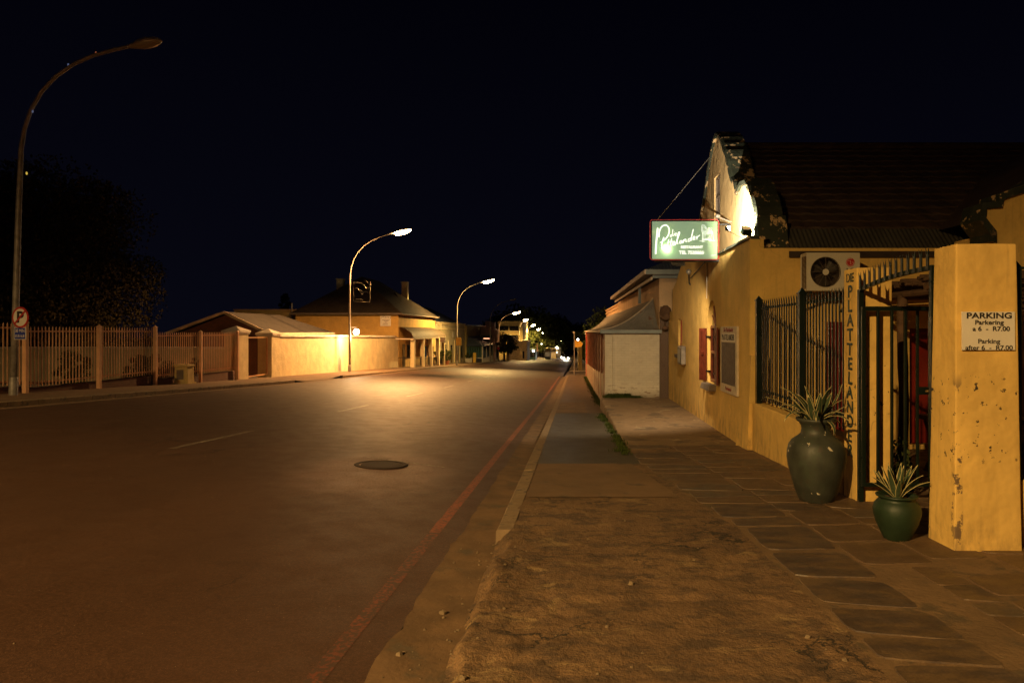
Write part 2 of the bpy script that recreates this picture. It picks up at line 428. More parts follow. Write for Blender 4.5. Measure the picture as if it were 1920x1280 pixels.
# land under and around everything, to the horizon
mb = MB(); gx = [-900,-400,-200,-120,-80,-50,-35,-26,-20,-16,-13.5]+[None]*13+[1,2,4,8,14,25,45,80,140,300,900]
gy = [-80,-40,-30,-15,0,8,16,24,30,40,52,66,82,100,120,150,190,240,300,380,470,520,640,800,1100,1600,2400,4500]
for y in gy:
    a, b = XL(y)-.6, XK(y)+.5
    for i, x in enumerate(gx):
        if x is None: x = a+(b-a)*(i-11)/12
        drop = .30 if a-.2 < x < b+.2 else .12
        if x > 1.5 and 4 < y < 60: drop = .25
        mb.v.append((x, y, (roadz(x, y) if a < x < b else gz(x, y))-drop))
for j in range(len(gy)-1):
    for i in range(len(gx)-1):
        a = j*len(gx)+i; mb.face(a, a+1, a+1+len(gx), a+len(gx))
structure(mb.build('ground', M['ground'], None, True))

yroad = ys(-40, 620, .8, 1.022)
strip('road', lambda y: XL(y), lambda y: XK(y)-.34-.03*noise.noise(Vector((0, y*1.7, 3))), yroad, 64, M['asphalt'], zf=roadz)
# pale concrete gutter, its edge against the asphalt broken and wandering
def gut_l(y): return XK(y)-.36+.055*noise.noise(Vector((2, y*1.3, 0)))+.03*noise.noise(Vector((5, y*6, 0)))
def gut_z(x, y): return roadz(min(x, XK(y)), y)+.006-(.03 if x > XK(y)+.1 else 0)+.006*noise.noise(Vector((x*9, y*5, 1)))
strip('gutter', gut_l, lambda y: XK(y)+.30 if y < 6.05 else XK(y)+.03, ys(0, 57, .07, 1.008), 6, M['concrete'], zf=gut_z)
strip('gutter', lambda y: XL(y)-.02, lambda y: XL(y)+.35, ys(-30, 120, .5, 1.01), 4, M['concrete'], .006, zf=roadz)
# painted lines
lz = lambda x, y: roadz(x, y)+(.0012 if y < 28 else .006)
def line(name, xf, wd, y0, y1, m, h=0):
    return strip(name, lambda y: xf(y)-wd/2, lambda y: xf(y)+wd/2, ys(y0, y1, .25, 1.01), 2, m, h, zf=lz)
rl = lambda y: XK(y)-.60
strip('red_line', lambda y: rl(y)-.052+.008*noise.noise(Vector((y*5, 0, 0))), lambda y: rl(y)+.052, ys(6.3, 57, .2, 1.01), 2, M['red_line'], 0, zf=lz)
strip('red_line', lambda y: rl(y)-.05, lambda y: rl(y)+.05, ys(1.5, 6.25, .2), 2, M['faint_red'], 0, zf=lz)
y = 2.9
while y < 130:
    line('centre_line', lambda y: (XL(y)+XK(y))/2+.62, .09, y, y+2.6, M['white_line']); y += 7.2
# long thin pale line lying across the lane and manhole
mb = MB()
p0, p1 = (-3.05, 10.35), (-1.75, 9.85)
for i in range(24):
    t = i/24; t2 = (i+1)/24
    q = []
    for tt, s in ((t, -1), (t2, -1), (t2, 1), (t, 1)):
        x = p0[0]+(p1[0]-p0[0])*tt; yy_ = p0[1]+(p1[1]-p0[1])*tt+s*.022; q.append((x, yy_, roadz(x, yy_)+.006))
    mb.quad(*q)
structure(mb.build('pale_cross_line', M['white_line']))
mh = thing('manhole', 'round iron manhole cover set in the near lane of the road', 'manhole cover', (-2.67, 9.75, roadz(-2.67, 9.75)))
mb = MB(); ring = [(0, .012), (.27, .012), (.285, .004), (.30, .004), (.305, .014), (.36, .014), (.38, .002)]
sl = .042; mb.lathe(ring, (0, 0, 0), 48)
mb.v = [(x, y_, z-sl*y_-.045*x*-1*-1*.9) for x, y_, z in mb.v]
t = NT('worn_cast_iron'); t.color((.042, .026, .018)); t.rough(.72); t.bump(t.noise(60, 2), .5, .01); M['iron'] = t.m
mb.build('cover', M['iron'], mh, False, False)

# ---- left pavement, kerb with the dropped part at the gate
strip('left_pavement', lambda y: XL(y)-3.2, lambda y: XL(y)-.13, ys(-30, 31, .6)+[31.01, 32.6]+[36.0]+ys(37.6, 420, .6, 1.03), 6, M['concrete'],
      zf=lambda x, y: .58-P(y)-(.0 if not 31.5 < y < 37.2 else .12*max(0, min(1, (x-(XL(y)-2.0))/1.8))*min(1, (y-31.5)/1.2, (37.2-y)/1.2 if y < 37.2 else 0)))
def kerb(name, xf, side, y0, y1, top, seg=.9, mat=M['kerb'], rough=.006, wd=.15, hgt=.16):
    """row of kerb stones; side=+1: the stones lie at larger x than the road edge"""
    mb = MB(); y = y0
    while y < y1:
        L = min(seg, y1-y); ny = 7; nx = 3
        def f(u, v, y=y, L=L):
            yy = y+.008+u*(L-.016); xe = xf(yy); zt = top(yy)
            j = rough*noise.noise(Vector((yy*7, v*3, xe)))
            prof = [(0, -hgt), (0.0, -.02), (.015, 0), (wd, 0), (wd, -.08)]
            i = v*4; a = int(min(3, i)); fr = i-a
            dx = prof[a][0]*(1-fr)+prof[a+1][0]*fr; dz = prof[a][1]*(1-fr)+prof[a+1][1]*fr
            return (xe+side*dx+j, yy, zt+dz+j*.8)
        b0 = len(mb.v); mb.grid(f, ny, 4)
        mb.face(*[b0+k for k in range(5)]); mb.face(*[b0+ny*5+k for k in range(5)][::-1]); y += seg
    return structure(mb.build(name, mat, None, False))
lt = lambda y: .585-P(y)
kerb('left_kerb', XL, -1, -20, 31, lt); kerb('left_kerb', XL, -1, 37.6, 62, lt, mat=M['kerb']); kerb('left_kerb', XL, -1, 62, 330, lt, 3.0)
# ---- right kerb: whole beyond 6.9 m, broken nearer
rt = lambda y: .008-P(y)
kerb('right_kerb', XK, 1, 9.3, 57, rt, 1.0)
kerb('right_kerb', XK, 1, 6.0, 9.2, rt, 1.6, rough=.012)
def rub(x, y, a): return noise.noise(Vector((x*2.1, y*2.1, a)))*.6+noise.noise(Vector((x*6, y*6, a)))*.3+noise.noise(Vector((x*19, y*19, a)))*.15
def stone_edge(y): return 1.52 if y < 6 else (1.52-.13*(y-6) if y < 10 else 1.0)
# near pavement: broken concrete with real lumps
def npz(x, y):
    z = -P(y)+.004
    e = x-XK(y)
    wob = .05*rub(x, y, 3)
    if y < 6.05:   # no kerb left: the edge crumbles down into the gutter
        w2 = .13+.10*rub(x*.0+1.7, y*.8, 4)+wob*1.2; k = max(0, min(1, (w2-e)/.055)); z -= .125*k*(.55+.45*min(1, max(0, (w2-e)/.2)))
        z += .045*rub(x*1.4, y, 9)*(1 if e < .35 else max(.3, 1-(e-.35)*3))
        z += .018*rub(x, y, 5)*max(0, min(1, (6.05-y)/1.2))
    r = noise.noise(Vector((x*1.1+4, y*1.1, 7)))
    z -= .016*max(0, min(1, (r-.18)*14))*(1 if y < 5.4 else 0)   # patches where the top layer has come away
    # ledge across the pavement
    if y < 4.35+.25*noise.noise(Vector((x*1.7, 0, 2))) and x < 1.35: z -= .018
    k = max(0, min(1, (x-stone_edge(y)+.28)/.22)); z = z*(1-k)+(-P(y)+.002)*k
    if y > 6.1 and abs(y-7.35-.05*noise.noise(Vector((x*3, 0, 0)))) < .02: z -= .008
    return z
nc = NT('broken_pavement_concrete')
c = nc.mix(nc.ramp(nc.noise(1.1, 5), .3, .7), (.180, .100, .046), (.26, .150, .070))
c = nc.mix(nc.ramp(nc.noise(5, 6, .7, nc.mapv(nc.pos, (.75, 1.25, 1))), .46, .60, 0, .8), c, (.090, .054, .032))
c = nc.mix(nc.ramp(nc.noise(3.1, 6, .7, nc.mapv(nc.pos, (.7, 1.3, 1)), .8), .57, .66, 0, .7), c, (.36, .240, .108))
c = nc.mix(nc.ramp(nc.noise(90, 2), .35, .75, 0, .5), c, (.07, .05, .03))
c = nc.mix(nc.ramp(nc.noise(38, 1), .79, .81), c, (.34, .27, .18))
vc = nc.new('ShaderNodeTexVoronoi', feature='DISTANCE_TO_EDGE'); vc.inputs['Scale'].default_value = .85
va = nc.new('ShaderNodeVectorMath', operation='MULTIPLY_ADD'); vn = nc.new('ShaderNodeTexNoise'); vn.inputs['Scale'].default_value = 2.2; vn.inputs['Detail'].default_value = 7; vn.inputs['Roughness'].default_value = .7
nc.link(nc.pos, vn.inputs['Vector']); nc.link(vn.outputs[1], va.inputs[0]); va.inputs[1].default_value = (.9, .9, 0); nc.link(nc.pos, va.inputs[2]); nc.link(va.outputs[0], vc.inputs['Vector'])
ckk = nc.math('MULTIPLY', nc.ramp(vc.outputs['Distance'], .002, .012, 1, 0), nc.ramp(nc.noise(.9, 3), .44, .54))
c = nc.mix(ckk, c, (.030, .020, .012))
nc.color(c); nc.rough(.88); b0_ = nc.bump(ckk, -.9, .02); b1 = nc.bump(nc.noise(14, 5, .7), .9, .03, b0_); nc.bump(nc.noise(90, 4), .6, .006, b1)
M['near_concrete'] = nc.m
def se(y): return stone_edge(y)+.03*noise.noise(Vector((y*3, 1, 0)))+.015*noise.noise(Vector((y*11, 1, 0)))
strip('pavement', lambda y: XK(y)+(.02 if y < 6.05 else .12), lambda y: se(y)+.03, ys(.8, 6.05, .03)+ys(6.08, 9.85, .05), 90, M['near_concrete'], zf=npz)
M['smooth_concrete'] = mk('smoother_brown_concrete', (.200, .120, .060), .85, .15, 1.4, stains=(((.11,.075,.045), 2.5, .58, .1),), bump=.5, bscale=50)
strip('pavement_bay', lambda y: XK(y)+.17, lambda y: se(y)-.12, ys(7.42, 9.83, .1), 8, M['smooth_concrete'], .012)
strip('asphalt_pavement', lambda y: XK(y)+.14, lambda y: (1.12 if y < 11 else 1.0) if y < 19.6 else 1.25+.006*(y-20), ys(9.85, 19.3, .3), 8, M['patch_asphalt'], .004)
strip('pavement_patch', lambda y: XK(y)+.14, lambda y: .55, ys(19.3, 24.2, .3), 4, M['concrete'], .006)
strip('pavement_side', lambda y: .55, lambda y: 1.2, ys(19.3, 24.2, .3), 4, M['brown_asphalt'], .004)
strip('far_pavement', lambda y: XK(y)+.14, lambda y: 1.5+.004*(y-20), ys(24.2, 57, .5), 4, M['brown_asphalt'], .004)
# ---- flagstones: worn mortar bed with flat stones standing a few millimetres proud
M['bed'] = mk('mortar_bed', (.190, .115, .056), .9, .22, 1.8, stains=(((.11,.075,.042), 3, .52, .1), ((.27,.18,.09), 2.2, .60, .05)), bump=.7, bscale=24, bdist=.012)
def slate(name, c1, c2):
    t = NT(name); c = t.mix(t.ramp(t.noise(3, 5), .3, .7), c1, c2)
    c = t.mix(t.ramp(t.noise(4, 6, .7, t.mapv(t.pos, (.7, 1.6, 1))), .40, .62, 0, .8), c, (.17, .105, .052))
    c = t.mix(t.ramp(t.noise(60, 3), .35, .75, 0, .4), c, (.03, .025, .02)); t.color(c)
    t.rough(t.ramp(t.noise(6, 3), .3, .7, .5, .75)); b_ = t.bump(t.noise(7, 5, .7), .6, .015); t.bump(t.noise(60, 4), .4, .005, b_); return t.m
SLATES = [slate('dark_slate', (.068, .046, .036), (.092, .062, .046)), slate('brown_slate', (.110, .066, .038), (.150, .090, .050)), slate('grey_slate', (.095, .070, .052), (.120, .088, .062))]
def fz(x, y):
    if y > 30: return -P(y)
    return -P(min(y, 13))+.003+.006*rub(x, y, 11)
strip('flagstone_pavement', se, lambda y: 3.6, ys(.8, 11.95, .06), 46, M['bed'], zf=fz)
strip('courtyard_floor', lambda y: 3.6, lambda y: 14, ys(.8, 11.95, .4), 20, M['bed'], zf=fz)
strip('forecourt', lambda y: se(y), lambda y: 9, ys(-14, .8, .5), 12, M['bed'], zf=fz)
strip('near_pavement', lambda y: XK(y), se, ys(-14, .8, .5), 8, M['near_concrete'], zf=lambda x, y: -P(y))
random.seed(12)
mb = MB()
def stone(mb, q, m):
    """one flat stone from four corners: wandering edge, thin side"""
    mb.cur = m; c_ = Vector((sum(p[0] for p in q)/4, sum(p[1] for p in q)/4)); P4 = [Vector(p) for p in q]; rim = []
    for i in range(4):
        for k in range(6):
            p = P4[i].lerp(P4[(i+1) % 4], k/6)
            if k == 0: p = p.lerp(c_, .06)
            p = p.lerp(c_, .025+.04*noise.noise(Vector((p.x*5, p.y*5, m)))); rim.append(p)
    b0 = len(mb.v); n_ = len(rim); h = random.uniform(.004, .009); tx, ty = random.uniform(-.006, .006), random.uniform(-.006, .006)
    for p in rim: mb.v.append((p.x, p.y, fz(p.x, p.y)-.006))
    for p in rim: q_ = p.lerp(c_, .02); mb.v.append((q_.x, q_.y, fz(c_.x, c_.y)-.042*(q_.y-c_.y)+h+tx*(q_.x-c_.x)+ty*(q_.y-c_.y)))
    mb.v.append((c_.x, c_.y, fz(c_.x, c_.y)+h)); ct_ = len(mb.v)-1
    for k in range(n_): mb.face(b0+k, b0+(k+1) % n_, b0+n_+(k+1) % n_, b0+n_+k); mb.face(b0+n_+k, b0+n_+(k+1) % n_, ct_)
cols = [1.56, 2.16, 2.72, 3.22, 3.75, 4.3, 4.9, 5.5, 6.1]
for ci in range(len(cols)-1):
    y = 1.0+random.uniform(0, .3)
    while y < 11.6:
        L = random.uniform(.34, .80); xa_, xb_ = cols[ci], cols[ci+1]
        if xa_ > 3.2 and y > 11.0: break
        if ci == 1 and y < 4.75: xa_ += .36 if random.random() < .6 else .30
        sk_ = .10*sin(y*1.3+ci)+random.uniform(-.05, .05)
        dx = -.07*max(0, y-6) if ci < 3 else 0
        if ci == 0 and y > 6: xa_ = stone_edge(y+L/2)+.03-dx
        q = [(xa_+dx, y+.01+random.uniform(0, .04)), (xb_+dx-.012, y+sk_+.01), (xb_+dx-.012, y+L+sk_*.9-.012), (xa_+dx, y+L-.012-random.uniform(0, .03))]
        if xb_+dx-xa_-dx > .15 and random.random() > (.10 if y < 6 else .16):
            r_ = random.random(); m = 0 if r_ < (.7 if ci == 0 and y < 6.5 else .18) else (1 if r_ < .78 else 2)
            if random.random() < .25 and L > .5:
                md = random.uniform(.35, .65); e0 = Vector(q[0]).lerp(Vector(q[3]), md); e1 = Vector(q[1]).lerp(Vector(q[2]), md+.1)
                stone(mb, [q[0], q[1], tuple(e1-Vector((0, .012))), tuple(e0-Vector((0, .012)))], m); stone(mb, [tuple(e0), tuple(e1), q[2], q[3]], (m+1) % 3)
            else: stone(mb, q, m)
        y += L
o = mb.build('flagstones', SLATES); structure(o)
# ---- raised level slab in front of the restaurant
mb = MB()
def sx(y): return 1.0+.035*noise.noise(Vector((y*2.2, 3, 0)))+.02*noise.noise(Vector((y*9, 3, 0)))
yy = ys(11.7, 20.85, .08)
for y in yy:
    e = sx(y); zt = -.53+.004
    for k, (x, z) in enumerate([(e-.012, -P(y)-.1), (e, zt-.03), (e+.03, zt)]+[(e+.03+(3.3-e)*i/8, zt) for i in range(1, 9)]):
        mb.v.append((x, y, z+(.005*rub(x, y, 2))))
nn = 11
for j in range(len(yy)-1):
    for i in range(nn-1): a = j*nn+i; mb.face(a, a+1, a+1+nn, a+nn)
M['slab'] = mk('worn_slab_concrete', (.25, .165, .090), .85, .2, 1.6, stains=(((.13,.09,.055), 1.6, .52, .12), ((.38,.29,.17), 2.3, .62, .05)), bump=.5, bscale=32)
structure(mb.build('raised_slab', M['slab'], None, True))
# ---- side street on the right and the corner beyond
side = lambda x, y: -P(y)-.10
strip('side_street', lambda y: XK(y)-.2, lambda y: 60, ys(57, 74, .8), 20, M['asphalt'], zf=side)
mb = MB(); mb.box(XK(57)+.02, 1.9, 56.9, 57.1, -P(57)-.2, -P(57)+.02); structure(mb.build('corner_kerb', M['kerb']))
strip('corner_pavement', lambda y: XK(y)+.1, lambda y: 3.2, ys(74, 420, 1, 1.03), 4, M['concrete'], .01)
mb = MB(); mb.box(XK(74), 40, 73.9, 74.1, -P(74)-.25, -P(74)+.02); structure(mb.build('side_street_kerb', M['white_trim']))
kerb('right_kerb', XK, 1, 74, 330, rt, 3.0)
# ---- weeds and loose stones
def blades(mb, x, y, z, n, h, sp):
    for _ in range(n):
        a = random.uniform(0, 2*pi); r = abs(random.gauss(0, sp)); bx, by = x+r*cos(a), y+r*sin(a)
        L = h*random.uniform(.4, 1.1); l = random.uniform(0, 2*pi); t = L*random.uniform(.15, .7); wd = .004+.003*random.random()
        tip = (bx+t*cos(l), by+t*sin(l), z+L*.9); mid = (bx+t*.35*cos(l), by+t*.35*sin(l), z+L*.6)
        ox, oy = wd*cos(l+pi/2), wd*sin(l+pi/2)
        nn_ = len(mb.v); mb.v += [(bx-ox, by-oy, z), (bx+ox, by+oy, z), (mid[0]+ox, mid[1]+oy, mid[2]), (mid[0]-ox, mid[1]-oy, mid[2]), tip]
        mb.face(nn_, nn_+1, nn_+2, nn_+3); mb.face(nn_+3, nn_+2, nn_+4)
mb = MB()
for i in range(230):
    y = random.uniform(10.6, 18.6); d = abs(noise.noise(Vector((y*1.1, 0, 8))))*2
    if random.random() > .12+d: continue
    blades(mb, sx(y)-.05-abs(random.gauss(0, .05)), y, -P(y), random.randint(8, 22), .08, .05)
tag(mb.build('weeds', M['grass']), 'green weeds growing along the broken edge of the raised slab', 'weeds', kind='stuff')
mb = MB()
for i in range(150):
    x = random.uniform(1.15, 2.2); blades(mb, x, 20.86-abs(random.gauss(0, .03)), -.53, random.randint(10, 24), .16 if x < 1.9 else .08, .06)
tag(mb.build('weeds', M['grass']), 'grass tufts at the foot of the white brick end wall', 'weeds', kind='stuff')
mb = MB()
for i in range(420):
    y = random.uniform(22, 52); blades(mb, 1.10+.009*(y-21)-abs(random.gauss(0, .06)), y, -P(y), random.randint(6, 14), .14, .08)
tag(mb.build('weeds', M['grass']), 'weeds along the foot of the red columned veranda wall', 'weeds', kind='stuff')
mb = MB()
def rock(mb, x, y, z, r):
    b0 = len(mb.v); n = 6; s = random.uniform(0, 9)
    for i in range(4):
        t = -pi/2+pi*i/3
        for k in range(n):
            a = 2*pi*k/n; q = r*(1+.5*noise.noise(Vector((cos(a)*2+s, sin(a)*2, t))))
            mb.v.append((x+q*cos(t)*cos(a), y+q*cos(t)*sin(a)*.8, z+q*.6*(sin(t)+.5)))
    for i in range(3):
        for k in range(n): a = b0+i*n+k; c_ = b0+i*n+(k+1)%n; mb.face(a, c_, c_+n, a+n)
for i in range(700):
    if i < 420:
        y = random.uniform(2.4, 7); x = XK(y)+random.choice((random.gauss(0, .15), random.uniform(-.3, 2.2))); r = .002+.010*random.random()**4
        z = npz(x, y) if x > XK(y) else gut_z(x, y)
        if x > 1.5: z = fz(x, y)
    else:
        y = random.uniform(3, 22); x = random.uniform(-9, -1.2); r = .002+.005*random.random()**2; z = roadz(x, y)
    rock(mb, x, y, z, r)
for x, y, r in ((-.80, 4.35, .028), (-.92, 3.72, .022), (-.66, 4.10, .012), (.42, 4.55, .022), (1.30, 3.70, .018), (.22, 3.86, .014), (1.38, 3.40, .016), (-.70, 5.4, .012), (-.6, 3.35, .03), (-.5, 3.25, .022)):
    rock(mb, x, y, npz(x, y) if x > XK(y) else gut_z(x, y), r)
tag(mb.build('gravel', M['gravel']), 'loose grit and small stones lying on the road and pavement', 'gravel', kind='stuff')
# ================================================================ STREET LAMPS
def lamp_path(H=8.1, arm=3.25):
    pts = [(0,0,0), (0,0,2.4), (0,0,5.0), (0.02,0,6.5)]
    k = H/8.1
    for x, z in ((.10,7.0), (.26,7.5), (.55,8.0), (.95,8.42), (1.45,8.76), (2.0,9.0), (2.6,9.17), (3.0,9.26)): pts.append((x*arm/3.25, 0, z))
    return pts
def lamp_thing(label, loc, mat, rot=0, s=1.0, bs=1.0):
    t = thing('street_lamp', label, 'street lamp', (0,0,0), 'street lamps along the left kerb')
    mb = MB(); pts = lamp_path(); mb.tube(pts, [.085, .080, .070, .060]+[.047]*8, 10); mb.build('pole', M['pole_grey'], t, True)
    mb = MB(); mb.lathe([(.105, 0), (.105, .45), (.09, .48)], n=12); mb.build('base_sleeve', M['pole_grey'], t, True)
    hd = MB(); bw = MB()
    a = Vector((3.0, 0, 9.26)); d = Vector((.97, 0, .20)).normalized(); up = Vector((-.20, 0, .97))
    def hp(u, ang, top):
        prof = [(0, .05, .05), (.15, .09, .08), (.32, .15, .12), (.55, .19, .14), (.78, .16, .11), (.92, .08, .05), (.96, .01, .01)]
        i = min(len(prof)-2, int(u*(len(prof)-1))); f = u*(len(prof)-1)-i
        q = [prof[i][k]*(1-f)+prof[i+1][k]*f for k in range(3)]
        return a+d*q[0]+Vector((0,1,0))*(q[1]*cos(ang))+up*(q[2]*sin(ang))
    hd.grid(lambda u, v: hp(u, pi*v, 1)-up*.0, 12, 10); hd.build('lamp_head', M['steel'], t, True)
    bc = hp(.6, 0, 0)-Vector((0, .16, 0)); bw.grid(lambda u, v: bc+(hp(.30+.68*u, pi+pi*v, 0)-bc)*bs, 10, 10); bw.grid(lambda u, v: hp(.0+.30*u, pi+pi*v, 0), 3, 8)
    bw.build('lamp_bowl', mat, t, True)
    t.location = loc; t.rotation_euler.z = rot; t.scale = (s, s, s)
    return t
def lamp_light(name, loc, power, col, r=.16):
    L = bpy.data.lights.new(name, 'SPOT'); L.energy = power; L.color = col; L.shadow_soft_size = r; L.spot_size = radians(168); L.spot_blend = .5
    o = bpy.data.objects.new(name, L); COL.objects.link(o); o.location = loc; return o
ORANGE = (1, .50, .165); YELLOW = (1, .63, .20); PALE = (1, .625, .225)
GL = lambda x, y: .58-P(y)
# lamp heads in the photograph fix the distances: one every 29 m or so
near = lamp_thing('tall unlit street lamp at the left edge with a no parking sign on its pole', (-14.55, 17.9, GL(0, 17.9)), M['lamp_off'])
near.scale = (.92, 1, .995); near.rotation_euler.y = radians(1.7)
l2 = lamp_thing('nearest lit street lamp, beside the cream wall, wire banner frame on its pole', (-14.55, 45.5, GL(0, 45.5)), M['lamp_orange'], bs=1.6)
l3 = lamp_thing('lit street lamp with a yellow board on its pole by the round bushes', (-12.35, 76, GL(0, 76)), M['lamp_yellow'], s=1.0, bs=1.8)
l4 = lamp_thing('dark unlit street lamp rising behind the veranda cafe', (-11.6, 102, GL(0, 102)), M['lamp_off'])
l5 = lamp_thing('lit street lamp standing by the round crowned tree', (-13.5, 133, GL(0, 133)), M['lamp_orange'], bs=2.2)
far = [(162, -9.75, M['lamp_yellow'], 'lit street lamp beside the three storey building'), (191, -9.5, M['lamp_yellow'], 'lit street lamp second past the three storey building'),
       (220, -9.2, M['lamp_yellow'], 'brighter lit street lamp third past the three storey building'), (250, -9.0, M['lamp_yellow'], 'small lit street lamp above the distant trees'),
       (280, -8.1, M['lamp_yellow'], 'lit street lamp just above the far street trees'), (400, -4.1, M['lamp_yellow'], 'left one of the two lit lamps at the end of the street'),
       (430, -1.6, M['lamp_yellow'], 'right one of the two lit lamps at the end of the street'), (520, -4.5, M['lamp_yellow'], 'lowest and farthest lit lamp at the end of the street')]
for y, hx, m, lab in far:
    lamp_thing(lab, (hx-1.8, y, GL(0, y)), m, rot=radians(-60), s=1.0, bs=2.2)
def head(o, s=1.0, rot=0): 
    v = Vector((3.6*s, 0, 9.22*s)); v.rotate(Matrix.Rotation(rot, 3, 'Z')); return Vector(o)+v
lamp_light('sodium_lamp', head((-14.55, 45.5, GL(0, 45.5))), 62000, ORANGE)
lamp_light('sodium_lamp', head((-12.35, 76, GL(0, 76))), 60000, YELLOW)
lamp_light('sodium_lamp', head((-13.5, 133, GL(0, 133))), 50000, ORANGE)
for y, hx, m, lab in far: lamp_light('sodium_lamp', (hx-.0, y-3.0, GL(0, y)+9.2), 60000, YELLOW, .25)
# the lamp the camera has its back to, which lights the restaurant
behind = lamp_thing('lit street lamp behind the camera on the left kerb', (-14.55, -11, GL(0, -11)), M['lamp_yellow'])
lamp_light('sodium_lamp', head((-14.55, -11, GL(0, -11))), 38000, PALE, .1)

# things hung on the lamps
def ns_text(s, size, o, mat, name, parent, u=(1,0,0), v=(0,0,1), **k):
    me = text(s, size, o, u, v, **k); return link(name, me, mat, parent)
Zs = 17.72
c0 = W(38, 595, Zs)
t = thing('no_parking_sign', 'round red bordered no parking sign with a crossed letter P on the left lamp pole', 'road sign', (c0.x, c0.y, c0.z))
def disc(mb, c, r, y, n=40, th=.012, sx=1):
    b = len(mb.v)
    for yy in (y, y+th):
        for k in range(n): mb.v.append((c[0]+r*sx*cos(2*pi*k/n), yy, c[2]+r*sin(2*pi*k/n)))
    mb.face(*[b+k for k in range(n)]); mb.face(*[b+n+k for k in range(n)][::-1])
    for k in range(n): mb.face(b+k, b+n+k, b+n+(k+1)%n, b+(k+1)%n)
SX = .78
mb = MB(); disc(mb, c0, .275, Zs, sx=SX); mb.build('red_rim', M['red'], t)
mb = MB(); disc(mb, c0, .225, Zs-.006, th=.005, sx=SX); mb.build('white_face', M['sign_white'], t)
ns_text('P', .40, (c0.x, Zs-.010, c0.z-.005), M['ink'], 'letter_p', t, bold=.012, sx=.9)
mb = MB(); mb.bar((c0.x-.17*SX/.9, Zs-.016, c0.z-.18), (c0.x+.17*SX/.9, Zs-.016, c0.z+.18), .006, .04); mb.build('slash', M['red'], t)
c1 = W(37.5, 625, Zs)
t = thing('time_limit_plate', 'small blue plate reading 30 MIN under the no parking sign', 'road sign', tuple(c1))
mb = MB(); mb.box(c1.x-.155, c1.x+.155, Zs, Zs+.012, c1.z-.16, c1.z+.16); bevel(mb.build('plate_rim', M['sign_white'], t), .01)
mb = MB(); mb.box(c1.x-.14, c1.x+.14, Zs-.004, Zs, c1.z-.145, c1.z+.145); mb.build('blue_face', M['blue'], t)
ns_text('30 MIN', .12, (c1.x, Zs-.007, c1.z+.065), M['sign_white'], 'lettering', t, sx=.68)
ns_text('07:30-16:30', .10, (c1.x, Zs-.007, c1.z-.07), M['sign_white'], 'lettering', t, sx=.50)
# fairy bulbs hanging from the arm of the near lamp
for px, py, m in ((180, 100, 'red'), (128, 122, 'blue'), (90, 158, 'red'), (61, 209, 'blue'), (50, 325, 'yellow')):
    c = W(px, py, 17.9); b = thing('fairy_bulb', {'red': 'small reddish bulb hanging from the near lamp arm', 'blue': 'small bluish bulb hanging from the near lamp arm', 'yellow': 'small yellow bulb on the upright of the near lamp'}[m], 'light bulb', tuple(c), 'fairy bulbs on the near street lamp')
    if m != 'yellow': b['label'] = {180: 'red bulb hanging nearest the head of the unlit lamp', 128: 'bluish bulb hanging on the curve of the unlit lamp arm, beyond the red ones', 90: 'dull red bulb hanging midway round the bend of the unlit lamp', 61: 'faint bluish bulb where the unlit lamp pole begins to bend'}[px]
    mb = MB(); mb.ball(c, .03, 8, (.8, .8, 1.5)); mb.build('bulb', M['bulb_'+m], b, True)
    mb = MB(); mb.tube([(c.x, c.y, c.z+.03), (c.x-.02, c.y, c.z+.10)], .012, 6); mb.build('socket', M['black'], b)
# wire banner frame on the second lamp
Y2 = 45.45; fr = thing('banner_frame', 'thin square wire frame with bent wire figures fixed to the second lamp pole', 'decoration', tuple(W(661, 528, Y2)))
A = [W(*p, Y2) for p in ((663, 528), (695, 529), (693.5, 566), (663, 565))]
mb = MB(); mb.tube([A[3], A[0], A[1], A[2], A[3]], .011, 6); mb.build('frame', M['steel'], fr)
def wire(mb, pts, r=.011): mb.tube([W(x, y, Y2) for x, y in pts], r, 5)
mb = MB(); wire(mb, [(664,531),(669,530),(674,530),(680,532),(684,536),(687,541)]); wire(mb, [(686,541),(690,540),(693,540)])
wire(mb, [(667,541),(670,539),(673,544),(677,549),(679,553)]); wire(mb, [(674,543),(679,545),(682,549),(680,552)]); wire(mb, [(683,548),(687,546),(691,550)])
wire(mb, [(667,561),(672,560),(677,561),(681,562)]); mb.build('wire_figure', M['steel'], fr)
# yellow board on the third lamp
c = W(860, 640, 75.7); yb = thing('yellow_board', 'square yellow board strapped to the third lamp pole', 'sign', tuple(c))
mb = MB(); mb.box(c.x-.30, c.x+.30, 75.66, 75.7, c.z-.44, c.z+.44); bevel(mb.build('panel', M['yellow_sign'], yb), .02)
mb = MB(); mb.box(c.x-.12, c.x+.12, 75.71, 75.78, c.z-.04, c.z+.04); mb.build('bracket', M['steel'], yb)
# white globe light on the second lamp pole
c = W(668, 622, 45.75); gl = thing('globe_light', 'glaring white globe light bracketed to the pole over the cream wall', 'lamp', tuple(c))
mb = MB(); mb.ball(c, .20, 16); mb.build('globe', M['globe'], gl, True)
mb = MB(); mb.tube([(c.x, c.y, c.z+.16), (c.x, c.y, c.z+.30), (-14.5, 45.6, c.z+.30)], .02, 8); mb.build('bracket', M['steel'], gl)
L = bpy.data.lights.new('globe_light', 'POINT'); L.energy = 320; L.color = (1, .74, .38); L.shadow_soft_size = .12
o = bpy.data.objects.new('globe_lamp', L); COL.objects.link(o); o.location = (c.x, c.y, c.z-.36)

